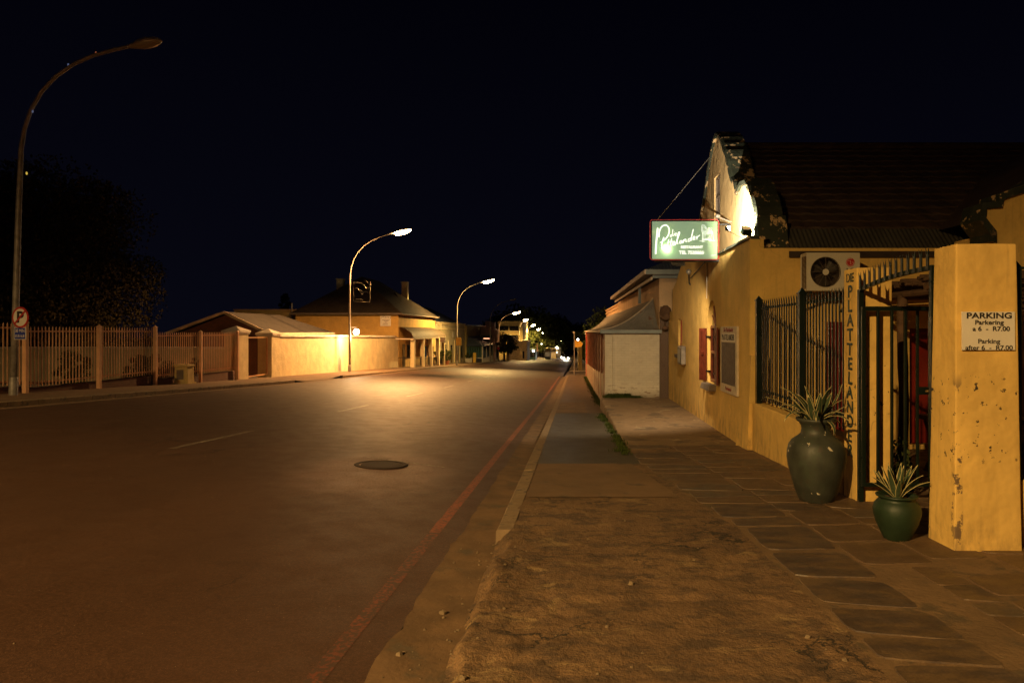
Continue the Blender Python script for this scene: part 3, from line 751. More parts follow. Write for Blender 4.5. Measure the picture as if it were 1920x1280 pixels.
# ================================================================ LEFT SIDE: palisade fence, wall, gate
FX = -15.3
fence = thing('palisade_fence', 'peach coloured steel palisade fence on a low brick footing along the left pavement', 'fence', (FX, 16, GL(0, 16)))
py = [7.1, 10.1, 13.1, 16.1, 19.1, 22.1, 25.1, 28.2, 31.35]
tops = [1.60, 1.60, 1.60, 1.60, 1.5, 1.5, 1.33, 1.33, 1.33]   # rail height of the panel that starts here
for i, y in enumerate(py):
    tp = max(tops[i], tops[max(0, i-1)])+.14; mb = MB(); w_ = .055
    mb.box(FX-w_+.12, FX+w_+.12, y-w_, y+w_, GL(0, y)-.05, tp)
    n = len(mb.v); mb.v += [(FX+.12-w_-.02, y-w_-.02, tp), (FX+.12+w_+.02, y-w_-.02, tp), (FX+.12+w_+.02, y+w_+.02, tp), (FX+.12-w_-.02, y+w_+.02, tp), (FX+.12, y, tp+.08)]
    for q in ((0,1,4),(1,2,4),(2,3,4),(3,0,4),(3,2,1,0)): mb.face(*[n+k for k in q])
    mb.build('post', M['peach'], fence)
for i in range(len(py)-1):
    a, b = py[i]+.06, py[i+1]-.06; tz = tops[i]; bz = tz-1.47; mb = MB()
    for z in (tz, bz): mb.box(FX+.01, FX+.045, a, b, z-.025, z+.025)
    n = int((b-a)/.135)
    for k in range(n):
        y = a+(k+.5)*(b-a)/n; x = FX+.05; hw = .016; zb = bz-.11; zt = tz+.09
        mb.box(x, x+.018, y-hw, y+hw, zb, zt)
        m0 = len(mb.v); mb.v += [(x, y-hw, zt), (x+.018, y-hw, zt), (x+.018, y+hw, zt), (x, y+hw, zt), (x+.015, y, zt+.06)]
        for q in ((0,1,4),(1,2,4),(2,3,4),(3,0,4)): mb.face(*[m0+j for j in q])
    mb.build('panel', M['peach'], fence)
mb = MB()
for i in range(len(py)-1):
    a, b = py[i], py[i+1]; mb.box(FX-.22, FX+.0, a, b-.002, GL(0, b)-.3, tops[i]-1.47-.16)
mb.build('brick_footing', M['red_brick'], fence)
def pillar(name, label, x0, x1, y0, y1, zb, zt, mat, cat='gate pillar', group=None, cap=.10, pyr=.22, base=.0):
    t = thing(name, label, cat, ((x0+x1)/2, (y0+y1)/2, zb), group)
    mb = MB(); mb.box(x0, x1, y0, y1, zb-.2, zt); bevel(mb.build('shaft', mat, t), .02)
    mb = MB(); mb.box(x0-.05, x1+.05, y0-.05, y1+.05, zt, zt+.06); mb.box(x0-.08, x1+.08, y0-.08, y1+.08, zt+.062, zt+.062+cap)
    z = zt+.062+cap; n = len(mb.v); mb.v += [(x0-.06, y0-.06, z), (x1+.06, y0-.06, z), (x1+.06, y1+.06, z), (x0-.06, y1+.06, z), ((x0+x1)/2, (y0+y1)/2, z+pyr)]
    for q in ((0,1,4),(1,2,4),(2,3,4),(3,0,4)): mb.face(*[n+k for k in q])
    mb.build('cap', M['white_trim'], t); return t
pillar('gate_pillar', 'cream gate pillar with white pyramid cap where the peach fence ends', -16.02, -15.3, 31.75, 32.7, GL(0, 32), 1.38, M['cream'], group='gate pillars of the cream wall')
pillar('gate_pillar', 'cream gate pillar with white pyramid cap at the near end of the cream wall', -16.02, -15.28, 35.2, 36.15, GL(0, 36), 1.26, M['cream'], group='gate pillars of the cream wall')
g = thing('garden_gate', 'narrow peach framed barred gate between the two capped pillars', 'gate', (FX-.2, 34, GL(0, 34)))
mb = MB(); zb = GL(0, 34)+.1
for y in (32.76, 35.12): mb.box(FX-.22, FX-.16, y-.03, y+.03, zb, 1.2)
for z in (zb, 1.17): mb.box(FX-.218, FX-.162, 32.8, 35.08, z, z+.05)
mb.build('frame', M['peach'], g); mb = MB()
for k in range(17): mb.tube([(FX-.19, 32.92+k*.13, zb+.05), (FX-.19, 32.92+k*.13, 1.165)], .009, 6)
mb.build('bars', M['brown_wood'], g)
wall = thing('boundary_wall', 'long cream plastered wall with white coping beside the left pavement', 'wall', (FX, 48, GL(0, 48)))
mb = MB(); z0, z1 = 1.22, .98
mb.hexa([(FX-.25,36.15,GL(0,37)-.4),(FX,36.15,GL(0,37)-.4),(FX,61.5,GL(0,61.5)-.3),(FX-.25,61.5,GL(0,61.5)-.3),(FX-.25,36.15,z0),(FX,36.15,z0),(FX,61.5,z1),(FX-.25,61.5,z1)])
mb.build('wall_face', M['cream'], wall)
mb = MB(); mb.hexa([(FX-.32,36.16,z0),(FX+.07,36.16,z0),(FX+.07,60.2,z1+.01),(FX-.32,60.2,z1+.01),(FX-.30,36.16,z0+.13),(FX+.05,36.16,z0+.13),(FX+.05,60.2,z1+.14),(FX-.30,60.2,z1+.14)])
mb.hexa([(FX-.30,60.2,z1),(FX+.06,60.2,z1),(FX+.06,61.5,z1-.25),(FX-.30,61.5,z1-.25),(FX-.29,60.2,z1+.14),(FX+.05,60.2,z1+.14),(FX+.05,61.5,z1-.1),(FX-.29,61.5,z1-.1)])
mb.build('coping', M['white_trim'], wall)
# neighbour's wall behind the fence
wl2 = thing('garden_wall', 'low yellowish wall with white coping in the yard behind the peach fence', 'wall', (-20, 32.4, GL(0, 32)))
mb = MB(); mb.box(-60, -16.05, 32.32, 32.5, -1.3, .66); mb.build('wall_face', M['cream'], wl2)
mb = MB(); mb.box(-60, -16.05, 32.27, 32.55, .66, .76); mb.build('coping', M['white_trim'], wl2)
# concrete meter box on the pavement
c = (-14.95, 26.6, GL(0, 26.6)); bx = thing('meter_box', 'squat yellow concrete meter box on the pavement against the peach fence', 'utility box', c)
mb = MB(); mb.hexa([(c[0]-.27,26.35,c[2]-.05),(c[0]+.27,26.35,c[2]-.05),(c[0]+.27,26.85,c[2]-.05),(c[0]-.27,26.85,c[2]-.05),(c[0]-.24,26.38,c[2]+.66),(c[0]+.24,26.38,c[2]+.66),(c[0]+.24,26.82,c[2]+.66),(c[0]-.24,26.82,c[2]+.66)])
bevel(mb.build('body', M['cream3'], bx), .02)
mb = MB(); mb.box(c[0]-.28, c[0]+.28, 26.34, 26.86, c[2]+.66, c[2]+.75); bevel(mb.build('lid', M['cream3'], bx), .02)
mb = MB(); mb.box(c[0]-.31, c[0]+.31, 26.28, 26.9, c[2]-.02, c[2]+.05); mb.build('plinth', M['cream3'], bx)
mb = MB(); mb.box(c[0]-.16, c[0]+.10, 26.345, 26.365, c[2]+.18, c[2]+.55); mb.build('door', M['grey_wood'], bx)
# ================================================================ RESTAURANT
SL = -.53; E = 1.5           # slab level and eye level
rest = thing('restaurant', 'yellow plastered restaurant with curved white gable and dark tiled roof', 'building', (3.06, 15, SL))
UY = (0, -1, 0); UZ = (0, 0, 1)     # on street-facing walls: u runs towards the camera, v up, normal faces the street
def yz(pts): return [(-y, z) for y, z in pts]     # (Y, z) -> (u, v) for origin at Y=0
def plateX(outer, holes, x0, x1): return plate(yz(outer), [yz(h) for h in holes], x1-x0, ((x0+x1)/2, 0, 0), UY, UZ)
def arch(y0, y1, zb, zs, n=12):
    c = (y0+y1)/2; r = (y1-y0)/2; k = .66/r*.9
    return [(y0, zb), (y1, zb)]+[(c+r*cos(pi*i/n), zs+.57*sin(pi*i/n)) for i in range(n+1)]
H = lambda h: E+h
front = [(11.5, SL-.3), (20.75, SL-.3), (20.75, H(.57)), (19.98, H(.60)), (19.97, H(1.22)), (19.6, H(1.30)), (19.25, H(1.40)), (19.0, H(1.55)), (18.6, H(1.72)), (18.1, H(1.84)), (17.2, H(1.85)), (15.3, H(1.85)), (14.9, H(1.55)), (11.5, H(1.55))]
win = arch(14.08, 14.97, H(-1.10), H(.09)); slit = [(18.60, H(-.62)), (18.92, H(-.62)), (18.92, H(.34)), (18.60, H(.34))]
link('front_wall', plateX(front, [win, slit], 3.06, 3.30), M['yellow'], rest)
mb = MB(); mb.box(3.24, 3.28, 18.55, 18.97, H(-.66), H(.38)); mb.build('slit_pane', M['dark_glass'], rest)
mb = MB(); mb.box(2.96, 3.10, 18.50, 19.02, H(-.72), H(-.625)); bevel(mb.build('window_sill', M['grey_wood'], rest), .01)
# corner pier
mb = MB(); mb.hexa([(2.97,11.36,SL-.25),(3.32,11.36,SL-.25),(3.32,12.22,SL-.25),(2.97,12.22,SL-.25),(3.05,11.36,H(-.4)),(3.32,11.36,H(-.4)),(3.32,11.66,H(-.4)),(3.05,11.66,H(-.4))])
mb.build('corner_pier', M['yellow'], rest)
mb = MB(); mb.hexa([(3.02,11.50,H(1.55)),(3.36,11.50,H(1.55)),(3.36,14.92,H(1.55)),(3.02,14.92,H(1.55)),(3.05,11.50,H(1.61)),(3.36,11.50,H(1.61)),(3.36,14.92,H(1.61)),(3.05,14.92,H(1.61))])
mb.build('wall_coping', M['green_trim'], rest)
# camera side wall (faces down the pavement)
sw = [(3.302, SL-.3), (14, SL-.3), (14, H(1.40)), (3.302, H(1.40))]
link('side_wall', plate(sw, [[(4.42, -.02), (4.74, -.02), (4.74, 1.60), (4.42, 1.60)], [(5.75, -.4), (7.1, -.4), (7.1, 1.55), (5.75, 1.55)]], .25, (0, 11.62, 0), (1,0,0), UZ), M['yellow'], rest)
mb = MB(); mb.box(4.36, 4.80, 11.42, 11.60, -.30, 1.66)
mb.build('side_shutter', M['red_door'], rest)
mb = MB(); mb.box(5.7, 7.15, 11.66, 11.72, -.4, 1.6); mb.build('red_curtain', M['red_door'], rest)
# the arched window: dark panes, frame, shutters, sill
win_o = MB(); win_o.box(3.165, 3.20, 14.02, 15.03, H(-1.12), H(.70)); wo_ = win_o.build('window_glass', M['dark_glass'], rest)
mb = MB()
for y in (14.12, 14.525, 14.93): mb.box(3.12, 3.16, y-.035, y+.035, H(-1.09), H(.10))
for z in (-1.05, -.45, .10): mb.box(3.123, 3.157, 14.12, 14.93, H(z)-.03, H(z)+.03)
for k in range(-2, 3): mb.bar((3.14, 14.525, H(.12)), (3.14, 14.525+.36*sin(k*.55), H(.12)+.50*cos(k*.55)), .022)
mb.build('window_frame', M['brown_wood'], rest)
mb = MB(); mb.hexa([(2.90,14.10,H(-1.24)),(3.10,14.10,H(-1.24)),(3.10,15.02,H(-1.24)),(2.90,15.02,H(-1.24)),(2.93,14.10,H(-1.115)),(3.10,14.10,H(-1.115)),(3.10,15.02,H(-1.115)),(2.93,15.02,H(-1.115))]); bevel(mb.build('window_sill', M['grey_wood'], rest), .012)
def shutter(a, b):
    """leaf between plan points a (hinge) and b, with stiles, rails and sunk panels"""
    a = Vector((*a, 0)); b = Vector((*b, 0)); d = (b-a).normalized(); L = (b-a).length; n = Vector((d.y, -d.x, 0)); mb = MB()
    def pc(u0, u1, z0, z1, t0, t1):
        p = [a+d*u+n*t+Vector((0,0,z)) for z in (z0, z1) for u, t in ((u0,t0),(u1,t0),(u1,t1),(u0,t1))]; mb.hexa(p)
    zb, zt = H(-1.08), H(.07)
    pc(0, .07, zb, zt, -.02, .02); pc(L-.07, L, zb, zt, -.02, .02)
    for z0, z1 in ((zb, zb+.10), (H(-.52), H(-.44)), (zt-.09, zt)): pc(.07, L-.07, z0, z1, -.018, .018)
    pc(.07, L-.07, zb+.1, H(-.52), -.008, .008); pc(.07, L-.07, H(-.44), zt-.09, -.008, .008)
    for z in (H(-.505), H(-.465)): pc(L*.25, L*.6, z-.012, z+.012, -.035, -.018)
    o = mb.build('shutter', M['brown_wood'], rest); bevel(o, .005)
    for z in (H(-.87), H(-.12)):
        hb = MB()
        p = [a+d*u+n*t+Vector((0,0,z+q)) for q in (-.02, .02) for u, t in ((-.12,-.012),(.06,-.012),(.06,.03),(-.12,.03))]; hb.hexa(p)
        hb.build('hinge', M['black'], o)
shutter((3.045, 15.02), (2.935, 15.22)); shutter((3.035, 14.06), (2.99, 13.66))
# gable with holes and stepped curves
g0 = [(14.95, 4.25), (14.64, 4.07), (14.24, 3.70), (13.95, 3.32), (13.7, 3.02), (13.42, 2.84), (13.30, 2.66), (12.95, 2.76), (12.64, 2.72), (12.38, 2.55), (12.2, 2.35), (12.04, 2.13), (11.93, 1.89), (11.86, 1.55), (11.86, 1.20)]
cy = 15.12
far_side = [(2*cy-y, h) for y, h in g0]
outl = [(y, H(h)) for y, h in g0[::-1]]+[(cy, H(4.30))]+[(y, H(h)) for y, h in far_side]
outl = [(y, z) for y, z in outl]
outl[0] = (11.86, H(1.45)); outl[-1] = (2*cy-11.86, H(1.45))
gwin = [(14.82, H(2.15)), (15.42, H(2.15)), (15.42, H(3.45)), (14.82, H(3.45))]
gw = plateX(outl, [gwin], 3.304, 3.66)
gab = link('gable', gw, M['gable_plaster'], rest)
mb = MB(); mb.box(3.375, 3.40, 14.8, 15.44, H(2.1), H(3.5)); link('gable_pane', mb.mesh('pane'), M['dark_glass'], rest)
mb = MB()
for y in (14.85, 15.12, 15.39): mb.box(3.335, 3.37, y-.025, y+.025, H(2.15), H(3.45))
for z in (2.18, 2.6, 3.02, 3.42): mb.box(3.338, 3.367, 14.83, 15.41, H(z)-.022, H(z)+.022)
mb.build('gable_window_frame', M['grey_wood'], rest)
# coping following the gable
def coping(pts, x0, x1, th, mat, name, parent, lip=.05):
    """thick band on the outside of a curve in the Y-z plane"""
    P2 = [Vector(p) for p in pts]; mb = MB(); offs = []
    fine = []
    for i in range(len(P2)-1):
        for k in range(4): fine.append(P2[i].lerp(P2[i+1], k/4))
    fine.append(P2[-1]); P2 = fine
    for i, p in enumerate(P2):
        d = (P2[min(i+1, len(P2)-1)]-P2[max(i-1, 0)]).normalized(); n = Vector((d.y, -d.x))
        offs.append(-n)
    sgn = 1 if offs[len(offs)//2].y > 0 else -1
    nn = 5
    for i, p in enumerate(P2):
        o = offs[i]*sgn; j = .012*noise.noise(Vector((p.x*5, p.y*5, 0)))
        prof = [(x0-lip, .0), (x0-lip, th*.75+j), (x0, th+j), (x1, th+j), (x1, -.10)]
        for x, t_ in prof: q = p+o*t_; mb.v.append((x+j, q.x, q.y))
    for i in range(len(P2)-1):
        for k in range(nn-1): a = i*nn+k; mb.face(a, a+1, a+1+nn, a+nn)
        a = i*nn; mb.face(a, a+nn, a+nn+nn-1, a+nn-1)
    return mb.build(name, mat, parent)
coping([(y, H(h)) for y, h in g0[::-1]]+[(cy, H(4.31))]+[(y, H(h)) for y, h in far_side], 3.30, 3.74, .10, M['green_trim'], 'gable_coping', rest)
# block that ends the coping at the eave
mb = MB(); mb.hexa([(3.26,11.60,H(1.34)),(3.76,11.60,H(1.34)),(3.76,11.90,H(1.34)),(3.26,11.90,H(1.34)),(3.26,11.78,H(2.0)),(3.76,11.78,H(2.0)),(3.76,12.0,H(2.0)),(3.26,12.0,H(2.0))])
mb.build('coping_end', M['green_trim'], rest)
# tiled roof: overlapping courses with slight sag, then the steeper iron skirt
tl = NT('dark_roof_tiles'); o = tl.sep(tl.pos)
c = tl.mix(tl.ramp(tl.noise(2.2, 4), .3, .7), (.040, .024, .016), (.075, .045, .028))
c = tl.mix(tl.ramp(tl.noise(30, 3), .4, .7, 0, .5), c, (.02, .015, .01)); tl.color(c); tl.rough(.55)
wt = tl.new('ShaderNodeTexWave', wave_type='BANDS', bands_direction='X'); wt.inputs['Scale'].default_value = .52; wt.inputs['Distortion'].default_value = 0; tl.link(tl.pos, wt.inputs['Vector'])
tl.bump(wt.outputs[1], .5, .03); M['tiles'] = tl.m
mb = MB(); n = 14; ya, za, yb, zb_ = 15.12, H(4.06), 11.98, H(1.78)
for s in (1, -1):
    for i in range(n):
        t0, t1 = i/n, (i+1)/n
        y0, z0 = ya+(yb-ya)*t0, za+(zb_-za)*t0; y1, z1 = ya+(yb-ya)*t1, za+(zb_-za)*t1
        if s < 0: y0, y1 = 2*ya-y0, 2*ya-y1
        segs = 46
        def rowf(u, v, y0=y0, y1=y1, z0=z0, z1=z1, i=i):
            x = 3.68+u*13; ph = (x/.30 % 1.0); wv_ = .022*abs(sin(pi*ph)); 
            sag = .02*noise.noise(Vector((x*.5, i*.4, 0)))
            if v > .9: return (x, y1+.0, z1-.02+sag) 
            vv = v/.75 if v < .75 else 1
            return (x, y0+(y1-y0)*vv, z0+(z1-z0)*vv+.035*vv+wv_+sag)
        if s > 0: mb.grid(rowf, 260, 4)
        else: mb.quad((3.68, y0, z0), (16.68, y0, z0), (16.68, y1, z1), (3.68, y1, z1))
mb.build('tiled_roof', M['tiles'], rest)
mb = MB(); mb.tube([(3.7, ya, za+.02), (16.6, ya, za+.02)], .10, 8); mb.build('ridge', M['tiles'], rest)
sk = MB()
sk.grid(lambda u, v: (3.70+u*13, 11.93-.42*v, H(1.79)-.44*v+.012*sin(2*pi*(3.7+u*13)/.076)), 13*80, 2)
sk.build('iron_skirt', mk('dark_green_grey_iron', (.050, .045, .034), .5, .2), rest)
mb = MB(); mb.box(3.72, 14, 11.46, 11.495, H(1.24), H(1.345)); mb.build('eave_board', M['board_dark'], rest)
# right wing whose own gable faces the camera
wing = thing('gabled_wing', 'yellow wing with dark stepped gable edge at the far right behind the parking pillar', 'building', (8.8, 10.5, SL))
wp = [(6.50, -.9), (11.1, -.9), (11.1, H(1.40)), (11.0, H(1.70)), (10.9, H(1.95)), (10.5, H(2.1)), (9.6, H(2.9)), (8.8, H(3.3)), (8.0, H(2.9)), (7.45, H(2.42)), (7.05, H(2.17)), (6.62, H(2.02)), (6.60, H(1.90)), (6.36, H(1.88)), (6.34, H(1.72)), (6.50, H(1.52))]
link('gable_wall', plate(wp, [[(7.05, -.5), (8.4, -.5), (8.4, 1.7), (7.05, 1.7)]], .25, (0, 10.55, 0), (1,0,0), UZ), M['yellow'], wing)
mb = MB(); mb.box(7.0, 8.45, 10.60, 10.66, -.5, 1.75); mb.build('dark_window', M['dark_glass'], wing)
def band_xz(pts, y0, y1, th, mat, name, parent):
    mb = MB(); P2 = [Vector(p) for p in pts]
    for i, p in enumerate(P2):
        d = (P2[min(i+1, len(P2)-1)]-P2[max(i-1, 0)]).normalized(); nrm = Vector((-d.y, d.x))
        for y, t_ in ((y0, -.02), (y0, th), (y1, th), (y1, -.02)): q = p+nrm*t_; mb.v.append((q.x, y, q.y))
    for i in range(len(P2)-1):
        for k in range(4): a = i*4+k; b = i*4+(k+1) % 4; mb.face(a, b, b+4, a+4)
    return mb.build(name, mat, parent)
band_xz([(6.50, H(1.36)), (6.50, H(1.52)), (6.34, H(1.72)), (6.36, H(1.88)), (6.60, H(1.90)), (6.62, H(2.02)), (7.05, H(2.17)), (7.45, H(2.42)), (8.0, H(2.9)), (8.8, H(3.3)), (9.6, H(2.9)), (10.5, H(2.1))], 10.38, 10.9, .09, M['green_trim'], 'gable_edge', wing)
mb = MB(); mb.quad((6.45, 10.5, H(1.75)), (8.8, 10.5, H(3.42)), (8.8, 14.2, H(3.42)), (6.45, 14.2, H(1.75))); mb.quad((8.8, 10.5, H(3.42)), (11.15, 10.5, H(1.75)), (11.15, 14.2, H(1.75)), (8.8, 14.2, H(3.42)))
mb.build('wing_roof', M['tiles'], wing)
mb = MB(); mb.box(6.50, 6.70, 10.68, 11.49, -.9, H(1.5)); mb.build('wing_side_wall', M['yellow'], wing)
# menu board on the front wall
bd = thing('menu_board', 'white framed menu board with dark panel on the yellow front wall', 'notice board', (3.05, 12.83, H(-.55)))
mb = MB(); y0, y1 = 12.20, 13.50; z0, z1 = H(-1.17), H(.09)
mb.box(3.015, 3.058, y0, y1, z0, z1); bevel(mb.build('frame', M['paper'], bd), .006)
mb = MB(); mb.box(3.008, 3.014, y0+.12, y1-.12, z0+.17, z1-.30); mb.build('dark_panel', M['board_dark'], bd)
mb = MB(); mb.box(3.009, 3.014, y0+.12, y1-.12, z1-.285, z1-.13); mb.build('name_strip', M['sign_white'], bd)
link('lettering', text('PLATTELANDER', .16, (3.006, (y0+y1)/2, z1-.207), UY, UZ, sx=.88), M['ink'], bd)
link('lettering', text('Die Plattelander', .12, (3.012, (y0+y1)/2, z1-.065), UY, UZ, sx=1.0, shear=.3), M['weld_red'], bd)
link('lettering', text('Plattelander', .10, (3.012, (y0+y1)/2, z0+.085), UY, UZ, sx=1.0, shear=.3), M['weld_red'], bd)
# electric meter on the wall
mt = thing('wall_meter', 'small grey electric meter box on the yellow wall beside the narrow window', 'utility box', (3.0, 17.95, H(-.6)))
mb = MB(); mb.box(2.93, 3.058, 17.68, 18.28, H(-.87), H(-.38)); bevel(mb.build('case', M['pole_grey'], mt), .03)
mb = MB(); mb.box(2.922, 2.930, 17.74, 18.22, H(-.81), H(-.44)); mb.build('glass_door', M['dark_glass'], mt)
mb = MB(); mb.tube([(2.99, 18.1, H(-.38)), (3.02, 18.15, H(-.1)), (3.04, 18.3, H(.3))], .012, 6); mb.build('conduit', M['weld_red'], mt)
mb = MB(); mb.tube([(3.045, 14.98, H(1.5)), (3.045, 14.98, H(.72))], .010, 6)
tag(mb.build('wall_cable', M['white_trim']), 'thin pale cable running down the wall to the arched window', 'cable')
# conduit rod with round bulb holder under the hanging sign
wlp = thing('wall_spot', 'small round lamp on a rod fixed to the wall under the hanging sign', 'lamp', (3.05, 16.7, H(1.47)))
mb = MB(); mb.ball((2.99, 16.9, H(1.475)), .07, 12); mb.build('lamp_body', M['steel'], wlp, True)
mb = MB(); mb.tube([(2.99, 16.9, H(1.42)), (3.02, 17.0, H(1.2)), (3.05, 17.0, H(1.15))], .018, 6); mb.tube([(3.0, 16.7, H(1.3)), (3.03, 14.8, H(1.57))], .012, 6); mb.build('rod', M['black'], wlp)
L = bpy.data.lights.new('wall_spot', 'SPOT'); L.energy = 430; L.color = (1, .76, .46); L.spot_size = radians(128); L.spot_blend = .6; L.shadow_soft_size = .06  # added light from beneath the sign; the wall lamp itself stays dark
o = bpy.data.objects.new('added_under_lamp_beam', L); COL.objects.link(o); o.location = (2.25, 13.98, H(1.30)); o.rotation_euler = Vector((-.40, .75, -.62)).to_track_quat('-Z', 'Y').to_euler()
# flood lamp washing the gable
fl = thing('flood_lamp', 'small flood lamp on the wall top lighting the white gable', 'flood lamp', (3.12, 11.72, H(1.62)))
mb = MB(); mb.bar((3.10, 11.78, H(1.70)), (3.10, 11.98, H(1.79)), .16, .11); bevel(mb.build('housing', M['green_metal'], fl), .01)
mb = MB(); mb.tube([(3.14, 11.72, H(1.60)), (3.10, 11.80, H(1.68))], .02, 6); mb.box(3.07, 3.17, 11.66, 11.78, H(1.608), H(1.625)); mb.build('bracket', M['black'], fl)
mb = MB(); mb.bar((3.10, 11.981, H(1.791)), (3.10, 11.989, H(1.795)), .13, .085); mb.build('lit_glass', emit('flood_glass', (1, .84, .55), 60), fl)
mb = MB(); mb.box(2.762, 2.847, 11.995, 12.0, H(1.765), H(1.845)); mb.bar((2.80, 12.0, H(1.765)), (3.02, 11.85, H(1.62)), .008); mb.build('added_barn_door', M['black'], fl)  # added plate that keeps the flood's light off the hanging sign
L = bpy.data.lights.new('gable_flood', 'SPOT'); L.energy = 1150; L.color = (1, .84, .60); L.spot_size = radians(122); L.spot_blend = .4; L.shadow_soft_size = .012
o = bpy.data.objects.new('gable_flood', L); COL.objects.link(o); o.location = (2.84, 11.9, H(1.80)); o.rotation_euler = (Vector((.80, .92, .72))).to_track_quat('-Z', 'Y').to_euler()

# ---------------------------------------------------------------- the hanging sign
YS = 13.8; x0, x1 = 1.70, 3.02; z0, z1 = H(1.46), H(2.22)
hs = thing('hanging_sign', 'lit green restaurant sign in white script hung out over the pavement', 'sign', (2.4, YS, H(1.85)))
mb = MB(); mb.box(x0, x1, YS+.07, YS+.10, z0, z1); mb.box(x0, x0+.012, YS+.004, YS+.07, z0, z1); mb.box(x1-.012, x1, YS+.004, YS+.07, z0, z1); mb.box(x0+.012, x1-.012, YS+.004, YS+.07, z0, z0+.012); mb.box(x0+.012, x1-.012, YS+.004, YS+.07, z1-.012, z1)
mb.build('box_back', M['green_trim'], hs)
sg = NT('lit_green_sign_sheet'); sg.color((.10, .22, .09)); sg.rough(.4); sg.b.inputs['Emission Color'].default_value = (.56, .76, .48, 1); sg.b.inputs['Emission Strength'].default_value = .36
nm = sg.ramp(sg.noise(3, 4), .3, .7, .9, 1.1)
# the sheet passes the light of the tube behind it
tr = sg.new('ShaderNodeBsdfTranslucent'); tr.inputs[0].default_value = (.55, .85, .42, 1)
ad = sg.new('ShaderNodeAddShader'); sg.link(sg.b.outputs[0], ad.inputs[0]); sg.link(tr.outputs[0], ad.inputs[1])
sg.link(ad.outputs[0], sg.n['Material Output'].inputs[0])
mb = MB(); mb.quad((x0, YS, z0), (x1, YS, z0), (x1, YS, z1), (x0, YS, z1)); mb.box(x0, x1, YS+.0008, YS+.003, z0, z1); mb.v = mb.v[:4]; mb.f = mb.f[:1]; mb.mi = mb.mi[:1]
mb.build('green_sheet', sg.m, hs)
L = bpy.data.lights.new('sign_tube', 'POINT'); L.energy = 1.5; L.color = (.95, 1, .75); L.shadow_soft_size = .02
o = bpy.data.objects.new('sign_tube', L); COL.objects.link(o); o.location = (x0+.30, YS+.045, z0+.20)
letm = emit('lit_sign_lettering', (1, .98, .84), 1.5, (.8,.8,.75)); YT = YS-.004
def SP(px, py):  # point of the zoomed photograph of the sign (1920x1280 crop) -> sign plane
    return Vector((1.70+(px-165)/(1750-165)*1.32, YT, H(2.22)-(py-185)/(1080-185)*.76 + (px-165)/1585*.0))
def stroke(mb, pts, r): mb.tube([SP(*p) for p in pts], r, 6)
def smooth_pts(pts, k=5):
    out = []
    for i in range(len(pts)-1):
        p0 = pts[max(i-1, 0)]; p1 = pts[i]; p2 = pts[i+1]; p3 = pts[min(i+2, len(pts)-1)]
        for j in range(k):
            t = j/k; out.append(tuple(.5*((2*p1[a])+(-p0[a]+p2[a])*t+(2*p0[a]-5*p1[a]+4*p2[a]-p3[a])*t*t+(-p0[a]+3*p1[a]-3*p2[a]+p3[a])*t**3) for a in (0, 1)))
    return out+[pts[-1]]
mb = MB()
def ss(pts, r): stroke(mb, smooth_pts(pts), r*.8)
ss([(300, 345), (285, 500), (265, 700), (250, 960)], .020)                                   # P stem
ss([(330, 560), (345, 420), (400, 310), (500, 275), (570, 340), (575, 460), (520, 570), (430, 650), (370, 690)], .014)   # P bowl
ss([(450, 560), (410, 690), (395, 780), (410, 835), (450, 820)], .013)                          # l
ss([(500, 740), (450, 760), (440, 810), (480, 815), (510, 750), (505, 800), (530, 800)], .010)      # a
ss([(570, 610), (545, 730), (550, 785), (580, 780)], .010); ss([(640, 590), (615, 710), (620, 765), (650, 760)], .010)   # tt
ss([(540, 690), (600, 675), (665, 660)], .008)
ss([(665, 730), (715, 700), (705, 660), (670, 690), (675, 750), (730, 740)], .010)                  # e
ss([(730, 740), (800, 560), (835, 450), (800, 460), (775, 600), (770, 700), (800, 715)], .010)      # l
ss([(890, 640), (845, 655), (830, 700), (865, 705), (895, 650), (890, 695), (915, 690)], .009)      # a
ss([(930, 620), (925, 690)], .009); ss([(928, 660), (965, 610), (985, 620), (985, 670), (1010, 665)], .009)  # n
ss([(1100, 590), (1050, 605), (1040, 655), (1075, 655), (1110, 590)], .009); ss([(1165, 375), (1130, 520), (1110, 620), (1130, 640)], .011)  # d
ss([(1160, 600), (1205, 570), (1190, 540), (1160, 570), (1165, 620), (1215, 610)], .009)              # e
ss([(1245, 540), (1255, 620)], .009); ss([(1250, 585), (1280, 540), (1325, 520)], .009)                # r
ss([(650, 505), (610, 515), (605, 550), (635, 545), (655, 500), (670, 375)], .007); ss([(665, 530), (690, 530)], .006)  # die
ss([(700, 470), (692, 530)], .006); ss([(702, 430), (703, 438)], .006); ss([(720, 505), (760, 480), (745, 460), (722, 480), (725, 525), (765, 515)], .006)
mb.build('script_lettering', letm, hs)
mb = MB()   # the little farm kitchen drawing
def s1(pts, r=.0032): stroke(mb, pts, r)
s1([(1370, 430), (1365, 300), (1385, 270), (1420, 275), (1490, 345), (1490, 400)]); s1([(1400, 300), (1395, 420)]); s1([(1395, 420), (1440, 425), (1490, 400), (1610, 425)])
s1([(1530, 345), (1560, 340), (1570, 380), (1540, 400), (1520, 370), (1530, 345)]); s1([(1590, 335), (1620, 350), (1605, 400)]); s1([(1430, 340), (1450, 320), (1470, 360), (1440, 380)])
for zz in (445, 470, 495): s1([(1380, zz), (1630, zz-15)])
s1([(1385, 430), (1385, 650)]); s1([(1405, 520), (1405, 600)]); s1([(1630, 430), (1645, 540), (1655, 650)]); s1([(1450, 500), (1450, 590), (1560, 590)]); s1([(1385, 620), (1600, 620)], .009)
